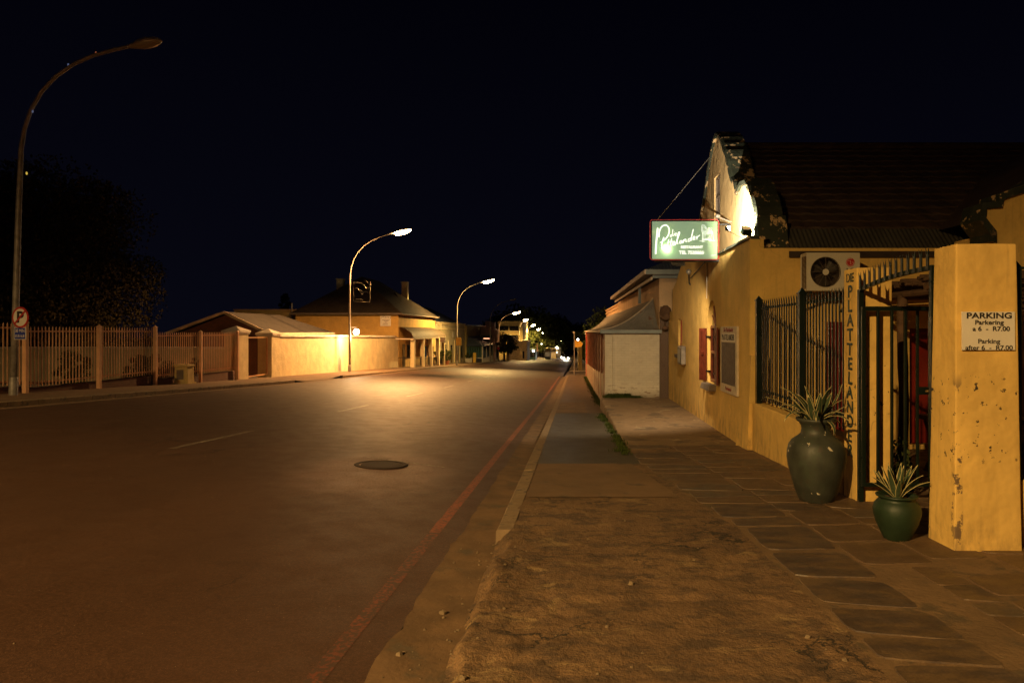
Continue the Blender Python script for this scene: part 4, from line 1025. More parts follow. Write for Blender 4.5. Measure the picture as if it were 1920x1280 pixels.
s1([(1600, 505), (1590, 600), (1610, 650)]); s1([(1540, 520), (1560, 520)]); s1([(1535, 565), (1565, 565)]); s1([(1325, 650), (1440, 665)]); s1([(1380, 680), (1430, 655)]); s1([(1540, 655), (1690, 640)]); s1([(1640, 640), (1670, 665)])
s1([(1590, 990), (1620, 1000), (1640, 970), (1650, 1000), (1680, 985), (1715, 985)], .003)
mb.build('drawing', letm, hs)
for s, sz, px, py, sx_ in (('RESTAURANT', .072, 1128, 800, 1.0), ('TEL 7530666', .095, 1120, 930, .98)):
    link('lettering', text(s, sz, SP(px, py), (1,0,0), UZ, sx=sx_, bold=.002), letm, hs)
mb = MB(); r = .055; xa, xb, za2, zb2 = x0-.045, x1+.02, z0-.02, z1+.025; pts = []
for cx_, cz_, a0 in ((xa+r, za2+r, pi), (xb-r, za2+r, 1.5*pi), (xb-r, zb2-r, 0), (xa+r, zb2-r, .5*pi)):
    for k in range(5): a = a0+k*pi/8; pts.append((cx_+r*cos(a), YS-.02, cz_+r*sin(a)+.006*sin(cx_*9)))
pts.append(pts[0]); mb.tube(pts, .0075, 8); mb.build('neon_border', M['neon_red'], hs)
mb = MB(); mb.tube([(x0+.06, YS+.08, z0-.03), (x1+.2, YS+.08, z0-.03)], .022, 6); mb.build('lower_bracket', M['black'], hs)
mb = MB(); mb.tube([(x1, YS+.08, z1-.05), (3.33, YS+.08, z1-.05)], .022, 6); mb.build('upper_bracket', M['black'], hs)
ul = thing('added_under_lamp', 'small shaded lamp added beneath the green hanging sign to light the slab', 'lamp', (2.25, 13.95, H(1.36)))  # added fixture for the beam that brightens slab and end wall
mb = MB(); mb.box(2.12, 2.38, 13.89, 14.0, H(1.365), H(1.405)); mb.build('shade', M['black'], ul)
mb = MB(); mb.box(2.20, 2.30, 13.97, 13.995, H(1.355), H(1.364)); mb.build('added_lit_tube', emit('added_lit_tube', (1, .85, .6), 2), ul)
mb = MB(); mb.box(2.12, 2.38, 13.885, 13.889, H(1.33), H(1.405)); mb.build('front_lip', M['black'], ul)
cb = MB(); cb.tube([(x0+.08, YS+.05, z1), (3.30, 15.76, H(4.05))], .008, 6); cb.build('stay_cable', M['steel'], hs)
mb = MB(); mb.ball((2.99, 13.66, H(2.30)), .055, 12, (1.1, 1, .8)); mb.tube([(3.04, 13.7, H(2.28)), (3.31, 13.8, H(2.2))], .015, 6)
tag(mb.build('sign_lamp_holder', M['pole_grey']), 'small dead lamp holder above the right end of the green sign', 'lamp')

# ---------------------------------------------------------------- air conditioner
YA = 11.13; ac = thing('air_conditioner', 'cream air conditioner with round fan grille on the yellow side wall', 'air conditioner', (4.3, YA, H(.65)))
a0, a1 = W(1512, 477, YA-.33), W(1612, 545, YA-.33); Ya = YA-.33+.0
yf = 10.98
mb = MB(); ax0, ax1, az0, az1 = 447/1280*yf, 547/1280*yf, H(76/1280*yf), H(146/1280*yf)
body = plate([(ax0, az0), (ax1, az0), (ax1, az1), (ax0, az1)], [[(ax0+.305+.235*cos(2*pi*i/40), (az0+az1)/2+.0+.235*sin(2*pi*i/40)) for i in range(40)]], .012, (0, yf, 0), (1,0,0), UZ)
link('front_panel', body, M['white_metal'], ac)
mb.box(ax0, ax1, yf+.26, yf+.28, az0, az1); mb.box(ax0, ax1, yf+.007, yf+.26, az1-.01, az1+.012); mb.box(ax0, ax1, yf+.007, yf+.26, az0, az0+.01)
mb.box(ax1-.01, ax1, yf+.007, yf+.26, az0, az1); mb.box(ax0+.012, ax0+.02, yf+.007, yf+.26, az0+.01, az1-.01); mb.build('casing', M['white_metal'], ac)
mb = MB(); mb.box(ax0+.02, ax1-.012, yf+.20, yf+.22, az0+.012, az1-.012)
for i in range(26): z = az0+.04+i*(az1-az0-.07)/26; mb.box(ax0+.004, ax0+.011, yf+.02, yf+.12, z, z+.011); mb.box(ax0+.004, ax0+.011, yf+.14, yf+.24, z, z+.011)
mb.build('dark_fins', M['board_dark'], ac)
cxa, cza = ax0+.305, (az0+az1)/2
fanm = MB()
for k in range(3):
    def fb(u, v, k=k): a = k*2*pi/3+.9*u+v*.2; r_ = .05+.17*v; return (cxa+r_*cos(a), yf+.07+.05*u, cza+r_*sin(a))
    fanm.grid(fb, 6, 4)
fanm.build('fan', mk('grey_fan_plastic', (.06, .05, .045), .4, .1, bump=0), ac, True)
mb = MB()
for k in range(12): a = 2*pi*k/12; mb.tube([(cxa+.045*cos(a), yf-.012, cza+.045*sin(a)), (cxa+.238*cos(a), yf-.012, cza+.238*sin(a))], .0028, 4)
for r_ in [.075+.02*i for i in range(9)]: mb.tube([(cxa+r_*cos(2*pi*i/32), yf-.010, cza+r_*sin(2*pi*i/32)) for i in range(33)], .0011, 4)
mb.tube([(cxa+.24*cos(2*pi*i/40), yf-.010, cza+.24*sin(2*pi*i/40)) for i in range(41)], .005, 6)
mb.build('grille', mk('grille_wire', (.14, .11, .08), .5, .1, bump=0), ac)
def ydisc(mb, cx, cz, r, y, th, n=32):
    b = len(mb.v)
    for yy_ in (y, y+th):
        for k in range(n): mb.v.append((cx+r*cos(2*pi*k/n), yy_, cz+r*sin(2*pi*k/n)))
    mb.face(*[b+k for k in range(n)]); mb.face(*[b+n+k for k in range(n)][::-1])
    for k in range(n): mb.face(b+k, b+n+k, b+n+(k+1)%n, b+(k+1)%n)
mb = MB(); ydisc(mb, cxa, cza, .050, yf-.022, .012); mb.build('hub', M['white_metal'], ac)
lx, lz = ax1-.155, az1-.145
mb = MB(); ydisc(mb, lx, lz, .070, yf-.010, .003); mb.build('badge', M['red'], ac)
mb = MB()
ring = [(lx+.058*cos(a), yf-.012, lz+.058*sin(a)) for a in [radians(x) for x in range(70, 361, 10)]]; mb.tube(ring, .0028, 5)
mb.tube([(lx+.058, yf-.012, lz), (lx+.02, yf-.012, lz)], .0028, 5); mb.tube([(lx, yf-.012, lz+.03), (lx, yf-.012, lz-.028), (lx+.018, yf-.012, lz-.028)], .0028, 5); ydisc(mb, lx-.024, lz+.024, .006, yf-.013, .002, 10)
mb.build('badge_mark', M['sign_white'], ac)
link('lettering', text('LG', .105, (lx, yf-.009, lz-.135), (1,0,0), UZ, bold=.003), M['board_dark'], ac)
for x in (ax0+.08, ax1-.1): mb = MB(); mb.bar((x, yf+.02, az0-.025), (x, 11.49, az0-.025), .04); mb.bar((x, yf+.05, az0-.03), (x, 11.48, az0-.32), .03); mb.build('bracket', M['black'], ac)

# ---------------------------------------------------------------- green fence on its low wall
lw = thing('low_wall', 'low yellow plastered wall carrying the green palisade fence', 'wall', (3.2, 9.4, SL))
mb = MB(); mb.box(3.06, 3.26, 7.60, 11.35, -.9, H(-1.18)); roughen(mb.build('wall_face', M['yellow'], lw), .006, .014)
gf = thing('green_fence', 'dark green spiked palisade fence between restaurant corner and lettered pillar', 'fence', (3.15, 9.4, H(-1.18)))
def cappost(name, x, y, w_, zb, zt, parent):
    mb = MB(); mb.box(x-w_, x+w_, y-w_, y+w_, zb, zt); mb.box(x-w_-.012, x+w_+.012, y-w_-.012, y+w_+.012, zt, zt+.02)
    n = len(mb.v); z = zt+.02; mb.v += [(x-w_, y-w_, z), (x+w_, y-w_, z), (x+w_, y+w_, z), (x-w_, y+w_, z), (x, y, z+.07)]
    for q in ((0,1,4),(1,2,4),(2,3,4),(3,0,4)): mb.face(*[n+k for k in q])
    return mb.build(name, M['green_metal'], parent)
for y in (11.24, 9.17): cappost('post', 3.14, y, .045, H(-1.18), H(.50), gf)
def palisade(parent, a, b, n, along='y', fixed=3.14, zb=H(-1.12), zt=H(.44), rails=(-.96, .38), twin=True):
    mb = MB()
    for r_ in rails:
        if along == 'y': mb.box(fixed+.012, fixed+.045, a, b, H(r_)-.018, H(r_)+.018)
        else: mb.box(a, b, fixed+.012, fixed+.045, H(r_)-.018, H(r_)+.018)
    for k in range(n):
        c_ = a+(k+.5)*(b-a)/n; hw = .012
        if along == 'y':
            mb.box(fixed-.004, fixed+.011, c_-hw, c_+hw, zb, zt)
            for s in (-1, 1):   # split, splayed tips
                q = len(mb.v); mb.v += [(fixed-.004, c_, zt), (fixed-.004, c_+s*hw, zt), (fixed-.004+.0*s, c_+s*(hw+.012), zt+.075), (fixed+.011, c_, zt), (fixed+.011, c_+s*hw, zt)]
                mb.face(q, q+1, q+2); mb.face(q+3, q+4, q+2); mb.face(q+1, q+4, q+2); mb.face(q, q+3, q+2)
        else:
            mb.box(c_-hw, c_+hw, fixed-.004, fixed+.011, zb, zt)
            for s in (-1, 1):
                q = len(mb.v); mb.v += [(c_, fixed-.004, zt), (c_+s*hw, fixed-.004, zt), (c_+s*(hw+.012), fixed-.004, zt+.075), (c_, fixed+.011, zt), (c_+s*hw, fixed+.011, zt)]
                mb.face(q, q+1, q+2); mb.face(q+3, q+4, q+2); mb.face(q+1, q+4, q+2); mb.face(q, q+3, q+2)
    return mb.build('panel', M['green_metal'], parent)
palisade(gf, 9.22, 11.19, 18); palisade(gf, 7.64, 9.12, 14)
# lettered pillar
pt = thing('lettered_pillar', 'narrow yellow gate pillar with green letters running down it', 'gate pillar', (3.25, 7.4, -.3))
mb = MB(); mb.box(3.06, 3.435, 7.235, 7.575, -.55, H(.675)); roughen(mb.build('shaft', M['yellow_near'], pt), .0035, .010)
link('lettering', text('DIE', .135, (3.053, 7.395, H(.575)), UY, UZ, sx=1.0), M['ink_green'], pt)
for i, ch in enumerate('PLATTELANDER'):
    link('lettering', text(ch, .185, (3.053, 7.395+.006*sin(i*2), H(.425-i*.1562)), UY, UZ, sx=1.25, bold=.004), M['ink_green'], pt)
# parking pillar
pp = thing('parking_pillar', 'broad yellow plastered pillar carrying the white parking price sign', 'gate pillar', (3.3, 5.55, -.24))
mb = MB(); mb.hexa([(3.025,5.34,-.45),(3.56,5.34,-.45),(3.56,5.74,-.45),(3.025,5.74,-.45),(3.06,5.38,H(.69)),(3.535,5.38,H(.69)),(3.535,5.71,H(.69)),(3.06,5.71,H(.69))])
roughen(mb.build('shaft', M['yellow_near'], pp), .0045, .012)
ps = thing('parking_sign', 'white sign in black letters giving parking prices in two languages', 'sign', (3.29, 5.36, H(0)))
yS = 5.346; mb = MB(); mb.hexa([(3.088,yS,H(-.146)),(3.502,yS,H(-.146)),(3.502,yS+.012,H(-.146)),(3.088,yS+.012,H(-.146)),(3.088,yS+.004,H(.153)),(3.502,yS+.004,H(.153)),(3.502,yS+.014,H(.153)),(3.088,yS+.014,H(.153))])
mb.build('sheet', M['sign_white'], ps)
def pxs(px, py): return (3.088+(px-200)/1060*.414, yS-.001, H(.153)-(py-245)/755*.299)
for s, px, py, sz, sx_, bo in (('PARKING', 738, 325, .062, 1.38, .0012), ('Parkering', 738, 458, .050, 1.18, .0008), ('a 6  -  R7.00', 780, 585, .050, 1.18, .0008), ('Parking', 733, 832, .050, 1.18, .0008), ('after 6  -  R7.00', 735, 960, .050, 1.16, .0008)):
    link('lettering', text(s, sz, pxs(px, py), (1,0,0), UZ, ext=.001, sx=sx_, bold=bo), M['ink'], ps)
# pedestrian gate
gt = thing('pedestrian_gate', 'dark green barred gate standing open beside the lettered pillar', 'gate', (3.1, 7.2, -.3))
mb = MB(); mb.box(3.062, 3.112, 7.18, 7.232, -.35, H(.44)); mb.box(3.066, 3.116, 5.76, 5.80, -.3, H(.56)); mb.build('jamb', M['green_metal'], gt)
YG = 7.13; gxs = [554, 581, 607, 632, 655, 680]; gx = [g_/1280*YG for g_ in gxs]; zt_, zb_ = H(.215), H(-1.58); mb = MB()
for i, x in enumerate(gx):
    wd = .022 if i in (0, 5) else .013; mb.box(x-wd, x+wd, YG-.014, YG+.014, zb_, zt_)
mb.box(gx[0]-.022, gx[5]+.022, YG-.016, YG+.016, zt_-.002, zt_+.045); mb.box(gx[0]-.022, gx[5]+.022, YG-.016, YG+.016, zb_-.04, zb_+.002)
bevel(mb.build('leaf', M['green_metal'], gt), .004)
mb = MB(); mb.box(gx[4]+.0, gx[5]-.022, YG-.02, YG+.02, H(-.66), H(-.58)); mb.build('lock_box', M['green_metal'], gt)
mb = MB(); mb.ball((gx[5]-.05, YG-.045, H(-.62)), .022, 10, (1.5, 1, .8)); mb.build('lock', mk('brass', (.45, .30, .12), .3, .2, metal=.8, bump=0), gt)
mb = MB(); n = 14
hb = lambda y: H(.44+.10*((7.2-y)/1.45)**1.0+.03*sin(pi*(7.2-y)/1.45))
for i in range(16):
    y0_, y1_ = 7.2-i*1.42/16, 7.2-(i+1)*1.42/16; mb.hexa([(3.07,y1_,hb(y1_)-.02),(3.105,y1_,hb(y1_)-.02),(3.105,y0_,hb(y0_)-.02),(3.07,y0_,hb(y0_)-.02),(3.07,y1_,hb(y1_)+.02),(3.105,y1_,hb(y1_)+.02),(3.105,y0_,hb(y0_)+.02),(3.07,y0_,hb(y0_)+.02)])
for k in range(13):
    y = 7.16-k*.112; zt2 = hb(y)+.11
    mb.box(3.058, 3.069, y-.018, y+.018, hb(y)-.02, zt2)
    for s in (-1, 1):
        q = len(mb.v); mb.v += [(3.058, y, zt2), (3.058, y+s*.018, zt2), (3.058, y+s*.030, zt2+.07), (3.069, y, zt2), (3.069, y+s*.018, zt2)]
        mb.face(q, q+1, q+2); mb.face(q+3, q+4, q+2); mb.face(q+1, q+4, q+2); mb.face(q, q+3, q+2)
mb.build('spiked_top', M['green_metal'], gt)
# the wall and fence that turn right past the parking pillar
rw = thing('low_wall', 'low yellow wall with flaking foot running right from the parking pillar', 'wall', (5, 5.6, -.3))
mb = MB(); mb.box(3.57, 9.0, 5.46, 5.62, -.5, H(-1.19)); bevel(mb.build('wall_face', M['yellow_near'], rw), .01)
rf = thing('green_fence', 'dark green fence just showing at the right edge beyond the parking pillar', 'fence', (4, 5.52, .3))
cappost('post', 3.625, 5.54, .035, H(-1.19), H(.50), rf); cappost('post', 6.0, 5.54, .035, H(-1.19), H(.50), rf); palisade(rf, 3.76, 5.95, 17, 'x', 5.52, zb=H(-1.16))

# ---------------------------------------------------------------- courtyard behind the gate
pl = thing('pergola', 'rough log pergola with reed roof in the courtyard behind the gate', 'pergola', (5, 9.5, -.4))
for x, y, r_ in ((4.66, 9.5, .068), (6.2, 9.6, .07), (4.9, 7.6, .05)):
    if y < 8: continue
    mb = MB(); mb.tube([(x+.012*sin(z*3), y, z) for z in [-.5+.25*i for i in range(11)]], [r_*(1+.06*sin(i*2.3)) for i in range(11)], 10); mb.build('post', M['log'], pl, True)
mb = MB()
for i in range(34):
    y = 8.3+i*.085; z = 2.12+.02*sin(i*1.7)+.03*(i%3); mb.tube([(4.55+.05*sin(i), y, z), (5.8, y+.05*sin(i*2.1), z+.05), (7.2, y, z+.02)], .028+.008*sin(i*3.1), 6)
mb.build('reed_roof', M['log'], pl)
mb = MB(); mb.tube([(4.45, 8.5, 2.06), (7.2, 8.6, 2.07)], .05, 8); mb.tube([(4.66, 8.2, 2.01), (4.66, 11.3, 2.01)], .05, 8); mb.tube([(4.5, 10.9, 2.05), (7.2, 10.9, 2.05)], .05, 8); mb.build('beam', M['log'], pl)
mb = MB()
for i in range(22):
    x = 4.55+random.random()*1.1; y = 8.05+random.uniform(0, .15); z = 1.80+random.random()*.12
    mb.tube([(x, y, z), (x+random.uniform(.1, .3), y, z+random.uniform(-.08, .08)), (x+random.uniform(.35, .6), y+.05, z+random.uniform(-.1, .1))], .010, 5)
tag(mb.build('climbing_twigs', M['log']), 'bare twisted twigs hanging below the reed roof', 'branches')
bn = thing('bench', 'dark wooden bench and table glimpsed through the gate bars', 'bench', (5.0, 8.9, -.4))
mb = MB(); mb.box(4.75, 6.0, 8.6, 9.3, .32, .38); mb.build('table_top', M['brown_wood'], bn)
for x in (4.85, 5.9):
    mb = MB(); mb.bar((x, 8.65, -.4), (x, 9.2, .32), .09); mb.bar((x, 9.2, -.4), (x, 8.65, .32), .09); mb.build('leg', M['brown_wood'], bn)
mb = MB(); mb.box(4.65, 6.1, 8.15, 8.4, .0, .05); mb.box(4.7, 4.8, 8.2, 8.35, -.4, .0); mb.box(5.95, 6.05, 8.2, 8.35, -.4, .0); mb.build('seat', M['brown_wood'], bn)
# ivy like leaves at the gate foot
def leafcloud(mb, cx, cy_, cz, rx, ry, rz, n, s, shape=None):
    for _ in range(n):
        while True:
            x, y, z = (random.uniform(-1, 1) for _ in range(3))
            if x*x+y*y+z*z < 1: break
        c_ = Vector((cx+rx*x, cy_+ry*y, cz+rz*z)); q = s*random.uniform(.6, 1.3)
        a = Vector((random.gauss(0, 1), random.gauss(0, 1), random.gauss(0, .6))).normalized(); b = a.orthogonal().normalized(); b.rotate(Matrix.Rotation(random.uniform(0, 6.3), 3, a)); d_ = a.cross(b)
        mb.quad(c_-b*q, c_-d_*q*.55, c_+b*q, c_+d_*q*.55)
mb = MB(); leafcloud(mb, 3.62, 7.5, -.05, .16, .2, .38, 420, .028)
iv = thing('potted_shrub', 'small leafy shrub behind the gate next to the little green pot', 'plant', (3.62, 7.5, -.4)); mb.build('foliage', M['leaf_mid'], iv)
mb = MB(); mb.tube([(3.62, 7.5, -.45), (3.63, 7.5, .1)], .015, 6); mb.build('stem', M['bark'], iv)

# ---------------------------------------------------------------- urns and agaves
def zg(x, y): return fz(x, y)
def wobble(mb):
    mb.v = [(x+.007*noise.noise(Vector((x, y, z))*5)+.0025*noise.noise(Vector((x, y, z))*22), y+.007*noise.noise(Vector((y, x, z))*5), z) for x, y, z in mb.v]
u1 = (2.645, 7.28); z = zg(*u1)
ub = thing('garden_urn', 'large chipped teal urn standing against the lettered pillar', 'plant pot', (*u1, z))
prof = [(0, .01), (.17, 0), (.185, .02), (.215, .10), (.255, .24), (.285, .36), (.300, .46), (.298, .53), (.285, .59), (.250, .645), (.195, .685), (.160, .715), (.150, .76), (.155, .80), (.175, .835), (.205, .855), (.208, .875), (.190, .885), (.160, .875), (.140, .82), (.135, .74), (0, .72)]
mb = MB(); mb.lathe(prof, (*u1, z), 64); wobble(mb); mb.build('urn_body', M['green_glaze'], ub, True)
mb = MB(); mb.lathe([(0, .80), (.138, .795)], (*u1, z), 24); mb.build('soil', M['soil'], ub)
u2 = (2.755, 5.72); z2 = zg(*u2)
us = thing('garden_pot', 'small round bottle green pot standing in front of the gate', 'plant pot', (*u2, z2))
prof2 = [(0, .01), (.095, 0), (.105, .012), (.135, .07), (.165, .14), (.183, .21), (.186, .25), (.176, .295), (.150, .325), (.135, .34), (.142, .352), (.162, .360), (.165, .372), (.150, .378), (.128, .36), (.12, .33), (0, .32)]
mb = MB(); mb.lathe(prof2, (*u2, z2), 64); wobble(mb); mb.build('pot_body', M['green_glaze2'], us, True)
mb = MB(); mb.lathe([(0, .340), (.128, .338)], (*u2, z2), 24); mb.build('soil', M['soil'], us)
def agave(name, label, c, leaves, wd):
    t = thing(name, label, 'plant', c); mb = MB()
    for az, L, lift, droop, w_ in leaves:
        n = 12; u = Vector((cos(az), sin(az), 0)); sd = Vector((-sin(az), cos(az), 0)); p = Vector(c)+u*.03; ang = lift; rows = []
        for i in range(n+1):
            s = i/n; wl_ = w_*(.55+1.1*s if s < .4 else 1)*(1-s**2.6)+.0015; d = u*cos(ang)+Vector((0,0,1))*sin(ang); nrm = -u*sin(ang)+Vector((0,0,1))*cos(ang)
            cup = .35*wl_*(1-s*.6)
            rows.append([p+sd*(k*wl_)+nrm*(cup*k*k) for k in (-1, -.78, 0, .78, 1)])
            p = p+d*(L/n); ang -= droop/n*(.4+1.6*s)
        b = len(mb.v)
        for r_ in rows: mb.v += [tuple(q) for q in r_]
        for i in range(n):
            for k in range(4):
                mb.cur = 1 if k in (0, 3) or i > n-2 else 0; a = b+i*5+k; mb.face(a, a+1, a+6, a+5)
    o = mb.build('leaves', [M['agave_green'], M['agave_cream']], t, True)
    s_ = o.modifiers.new('thick', 'SOLIDIFY'); s_.thickness = .004
    mb = MB(); mb.ball(c, .045, 10, (1, 1, 1.2)); mb.build('heart', M['agave_green'], t, True)
    return t
random.seed(21)
lv = []
for i in range(20):
    az = i*2.399+.3; k = i/19
    lv.append((az, .30+.22*random.random()*(1)+.06*k, radians(32+48*k), radians(75-60*k)*(random.uniform(-.2, 2.0)), .030+.016*random.random()))
lv += [(radians(180), .60, radians(42), radians(30), .028), (radians(205), .50, radians(50), radians(110), .034), (radians(10), .52, radians(48), radians(-25), .026), (radians(250), .5, radians(58), radians(120), .036), (radians(290), .36, radians(40), radians(160), .03)]
agave('agave', 'big variegated agave spilling over the large teal urn', (u1[0], u1[1], z+.80), lv, .04)
lv = []
for i in range(17):
    az = i*2.399+1.1; k = i/16
    lv.append((az, .22+.10*random.random(), radians(45+38*k), radians(35-25*k)*random.uniform(-.6, 1.8), .021+.009*random.random()))
lv += [(radians(185), .30, radians(50), radians(-10), .019), (radians(195), .27, radians(38), radians(10), .017)]
agave('agave', 'small upright variegated agave in the little green pot', (u2[0], u2[1], z2+.34), lv, .03)
# ================================================================ OLD VERANDA BUILDING (right, beyond the restaurant)
random.seed(5)
def vx(y): return 1.13+.0095*(y-20.9)      # street face of the closed-in veranda
vb = thing('veranda_building', 'old white brick building with curved rusty iron veranda roof and red columns', 'building', (2, 30, -1))
mb = MB(); mb.box(1.13, 2.80, 20.92, 21.12, -1.3, 1.50); mb.build('end_wall', M['white_brick'], vb)
mb = MB(); mb.box(1.36, 1.40, 20.86, 20.915, -.30, 1.50); mb.tube([(1.42, 20.89, -.30), (1.75, 20.88, -.50)], .02, 6); mb.build('drain_pipe', M['white_brick'], vb)
mb = MB(); n = 16
for i in range(n):
    y0, y1 = 21.12+i*2, 21.12+i*2+2; a, b = vx(y0), vx(y1)
    mb.hexa([(a, y0, -P(y0)-.3), (a+.2, y0, -P(y0)-.3), (b+.2, y1, -P(y1)-.3), (b, y1, -P(y1)-.3), (a, y0, -P(y0)+1.05), (a+.2, y0, -P(y0)+1.05), (b+.2, y1, -P(y1)+1.05), (b, y1, -P(y1)+1.05)])
mb.build('dwarf_wall', M['white_brick'], vb)
for i in range(12):
    y = 21.35+i*2.62; x = vx(y); mb = MB(); mb.box(x-.015, x+.055, y-.09, y+.09, -P(y)-.1, 1.44); mb.box(x-.03, x+.07, y-.12, y+.12, 1.30, 1.40)
    mb.build('column', M['red_column'], vb)
mb = MB()
mb.hexa([(1.75,21.13,-1.2),(2.0,21.13,-1.2),(2.3,52.5,-2.5),(2.05,52.5,-2.5),(1.75,21.13,1.45),(2.0,21.13,1.45),(2.3,52.5,1.45),(2.05,52.5,1.45)]); mb.build('veranda_back_wall', M['board_dark'], vb)
mb = MB(); mb.box(2.80, 3.05, 20.94, 38, -1.5, H(1.62)); mb.box(3.05, 9, 20.94, 21.2, -1.3, H(1.62)); mb.build('house_wall', M['orange_plaster'], vb)
mb = MB(); mb.box(2.92, 3.15, 38, 52, -2.6, H(1.52)); mb.box(2.86, 3.2, 38, 52, H(1.30), H(1.37)); mb.box(2.83, 3.22, 38, 52.05, H(1.52), H(1.60)); mb.build('far_parapet', M['orange_plaster'], vb)
# concave iron roof with hipped end
def vro(u):   # outwards fraction 0 = wall top, 1 = eave -> height (bell-cast)
    return 1.02*(1-u)**1.75+.04
roof = MB()
eave = lambda y: vx(y)-.13
def f1(a, b):
    y = 20.78+a*31.5; xw = 2.80+.002*(y-21); st = min(1.0, (y-20.78)/1.65)
    xt = xw; x = xt+(eave(y)-xt)*b
    # near the hip the sheet starts lower
    u = max(b, 1-st)
    z = H(vro(u)); x = xt+(eave(y)-xt)*u
    return (x, y, z+.008*sin(2*pi*y/.15)*(1 if b < 1 else 1))
roof.grid(f1, 32*12, 14)
roof.build('veranda_roof', M['rusty_roof'], vb, False)
hip = MB()
def f2(a, b):   # end slope: a across, b outwards
    u = b; y = 22.43-1.65*u; xl = 2.80+(eave(20.8)-2.80)*u; x = xl+(2.80-xl)*a
    return (x, y, H(vro(u))+.004+.009*sin(2*pi*x/.10))
hip.grid(f2, 110, 12); hip.build('hip_sheet', M['rusty_roof'], vb)
mb = MB(); mb.tube([(2.80+(eave(20.8)-2.80)*u, 22.43-1.65*u, H(vro(u))+.02) for u in [i/10 for i in range(11)]], .025, 6); mb.build('hip_capping', M['fascia_pale'], vb)
mb = MB(); mb.box(eave(20.8)-.02, 2.85, 20.74, 20.775, H(-.06), H(.045)); mb.build('end_fascia', M['fascia_blue'], vb)
mb = MB(); mb.hexa([(eave(20.8)-.03,20.775,H(-.03)),(eave(20.8)-.005,20.775,H(-.03)),(eave(52)-.005,52.3,H(-.03)),(eave(52)-.03,52.3,H(-.03)),(eave(20.8)-.03,20.775,H(.035)),(eave(20.8)-.005,20.775,H(.035)),(eave(52)-.005,52.3,H(.035)),(eave(52)-.03,52.3,H(.035))]); mb.build('street_gutter', M['fascia_pale'], vb)
# main eave: fascia, soffit board, downpipe, hipped corrugated roof
mb = MB(); mb.box(2.28, 2.32, 20.3, 36.6, H(1.70), H(1.84)); mb.build('eave_fascia', M['fascia_pale'], vb)
mb = MB(); mb.box(2.32, 7.5, 20.3, 20.34, H(1.70), H(1.84)); mb.box(2.55, 7.5, 20.55, 20.58, H(1.60), H(1.70)); mb.build('end_eave_fascia', M['fascia_blue'], vb)
mb = MB(); mb.box(2.50, 2.55, 20.6, 36.5, H(1.55), H(1.64)); mb.build('soffit_board', M['fascia_pale'], vb)
mb = MB(); mb.box(2.33, 3.2, 20.35, 36.6, H(1.69), H(1.70)); mb.build('soffit', M['grey_wood'], vb)
mb = MB(); mb.box(2.56, 2.66, 24.8, 24.9, H(1.0), H(1.66)); mb.build('roof_prop', M['fascia_blue'], vb)
mr = MB()
mr.grid(lambda a, b: (2.30+a*4.2, 20.32+4.2*b*a if False else 20.32+b*4.2, H(1.84)+min(a*4.2, b*4.2)*.45+.012*sin(2*pi*(2.3+a*4.2)/.10)) , 170, 30)
mr.grid(lambda a, b: (2.30+b*4.2, 24.52+a*12, H(1.84)+b*4.2*.45), 4, 4)
mr.build('main_roof', M['blue_roof'], vb)
# pink pier and red post of the next frontage
nb = thing('pink_frontage', 'pink plastered end pier with pale capping past the red columns', 'building', (1.6, 54, -2))
mb = MB(); mb.box(1.47, 2.6, 53.6, 56.8, -2.6, 1.25); mb.build('pier', M['pink_plaster'], nb)
mb = MB(); mb.box(1.40, 2.66, 53.5, 56.9, 1.25, 1.38); mb.build('capping', M['white_trim'], nb)
mb = MB(); mb.box(1.40, 1.47, 53.1, 53.4, -2.4, 1.45); mb.build('red_pipe', M['red'], nb)
# dish on the dark gap wall
mb = MB(); mb.box(2.81, 3.06, 20.80, 20.93, -1.0, H(.75)); tag(mb.build('gap_wall', M['brown_asphalt']), 'dark narrow strip of wall filling the gap between the two buildings', 'wall')
ds = thing('satellite_dish', 'small rusty wire dish wedged in the gap above the narrow wall strip', 'dish', (2.95, 20.5, H(.55)))
mb = MB(); mb.grid(lambda a, b: (2.93+.22*b*cos(2*pi*a)*.8, 20.55-.10*b*b+.05, H(.56)+.22*b*sin(2*pi*a)), 20, 4); mb.build('dish', M['log'], ds, True)
mb = MB(); mb.tube([(2.93, 20.6, H(.56)), (2.95, 20.75, H(.2))], .02, 6); mb.tube([(2.93+.22*cos(a*.63)*.8, 20.5, H(.56)+.22*sin(a*.63)) for a in range(11)], .012, 5); mb.ball((2.93, 20.55, H(.10)), .10, 10, (1, .5, .7)); mb.build('mount', M['log'], ds)

# ---- street name / direction post at the corner
sp = thing('direction_post', 'slim post at the corner with a worn yellow direction board', 'road sign', (.53, 57.2, -P(57)))
mb = MB(); mb.tube([(.53, 57.2, -P(57)-.1), (.53, 57.2, 1.35)], .045, 8); mb.build('post', M['pole_grey'], sp)
mb = MB(); mb.ball((.50, 57.2, 1.42), .09, 10, (1.3, 1, .8)); mb.build('cap', M['white_metal'], sp, True)
mb = MB(); q = [W(*p, 57.1) for p in ((1078, 637), (1088, 639), (1093, 645), (1090, 650), (1078, 651))]
b0 = len(mb.v); mb.v += [tuple(p) for p in q]+[(p.x, p.y+.03, p.z) for p in q]; mb.face(0,1,2,3,4); mb.face(9,8,7,6,5)
for k in range(5): mb.face(k, k+5, (k+1)%5+5, (k+1)%5)
mb.build('board', M['yellow_sign'], sp)
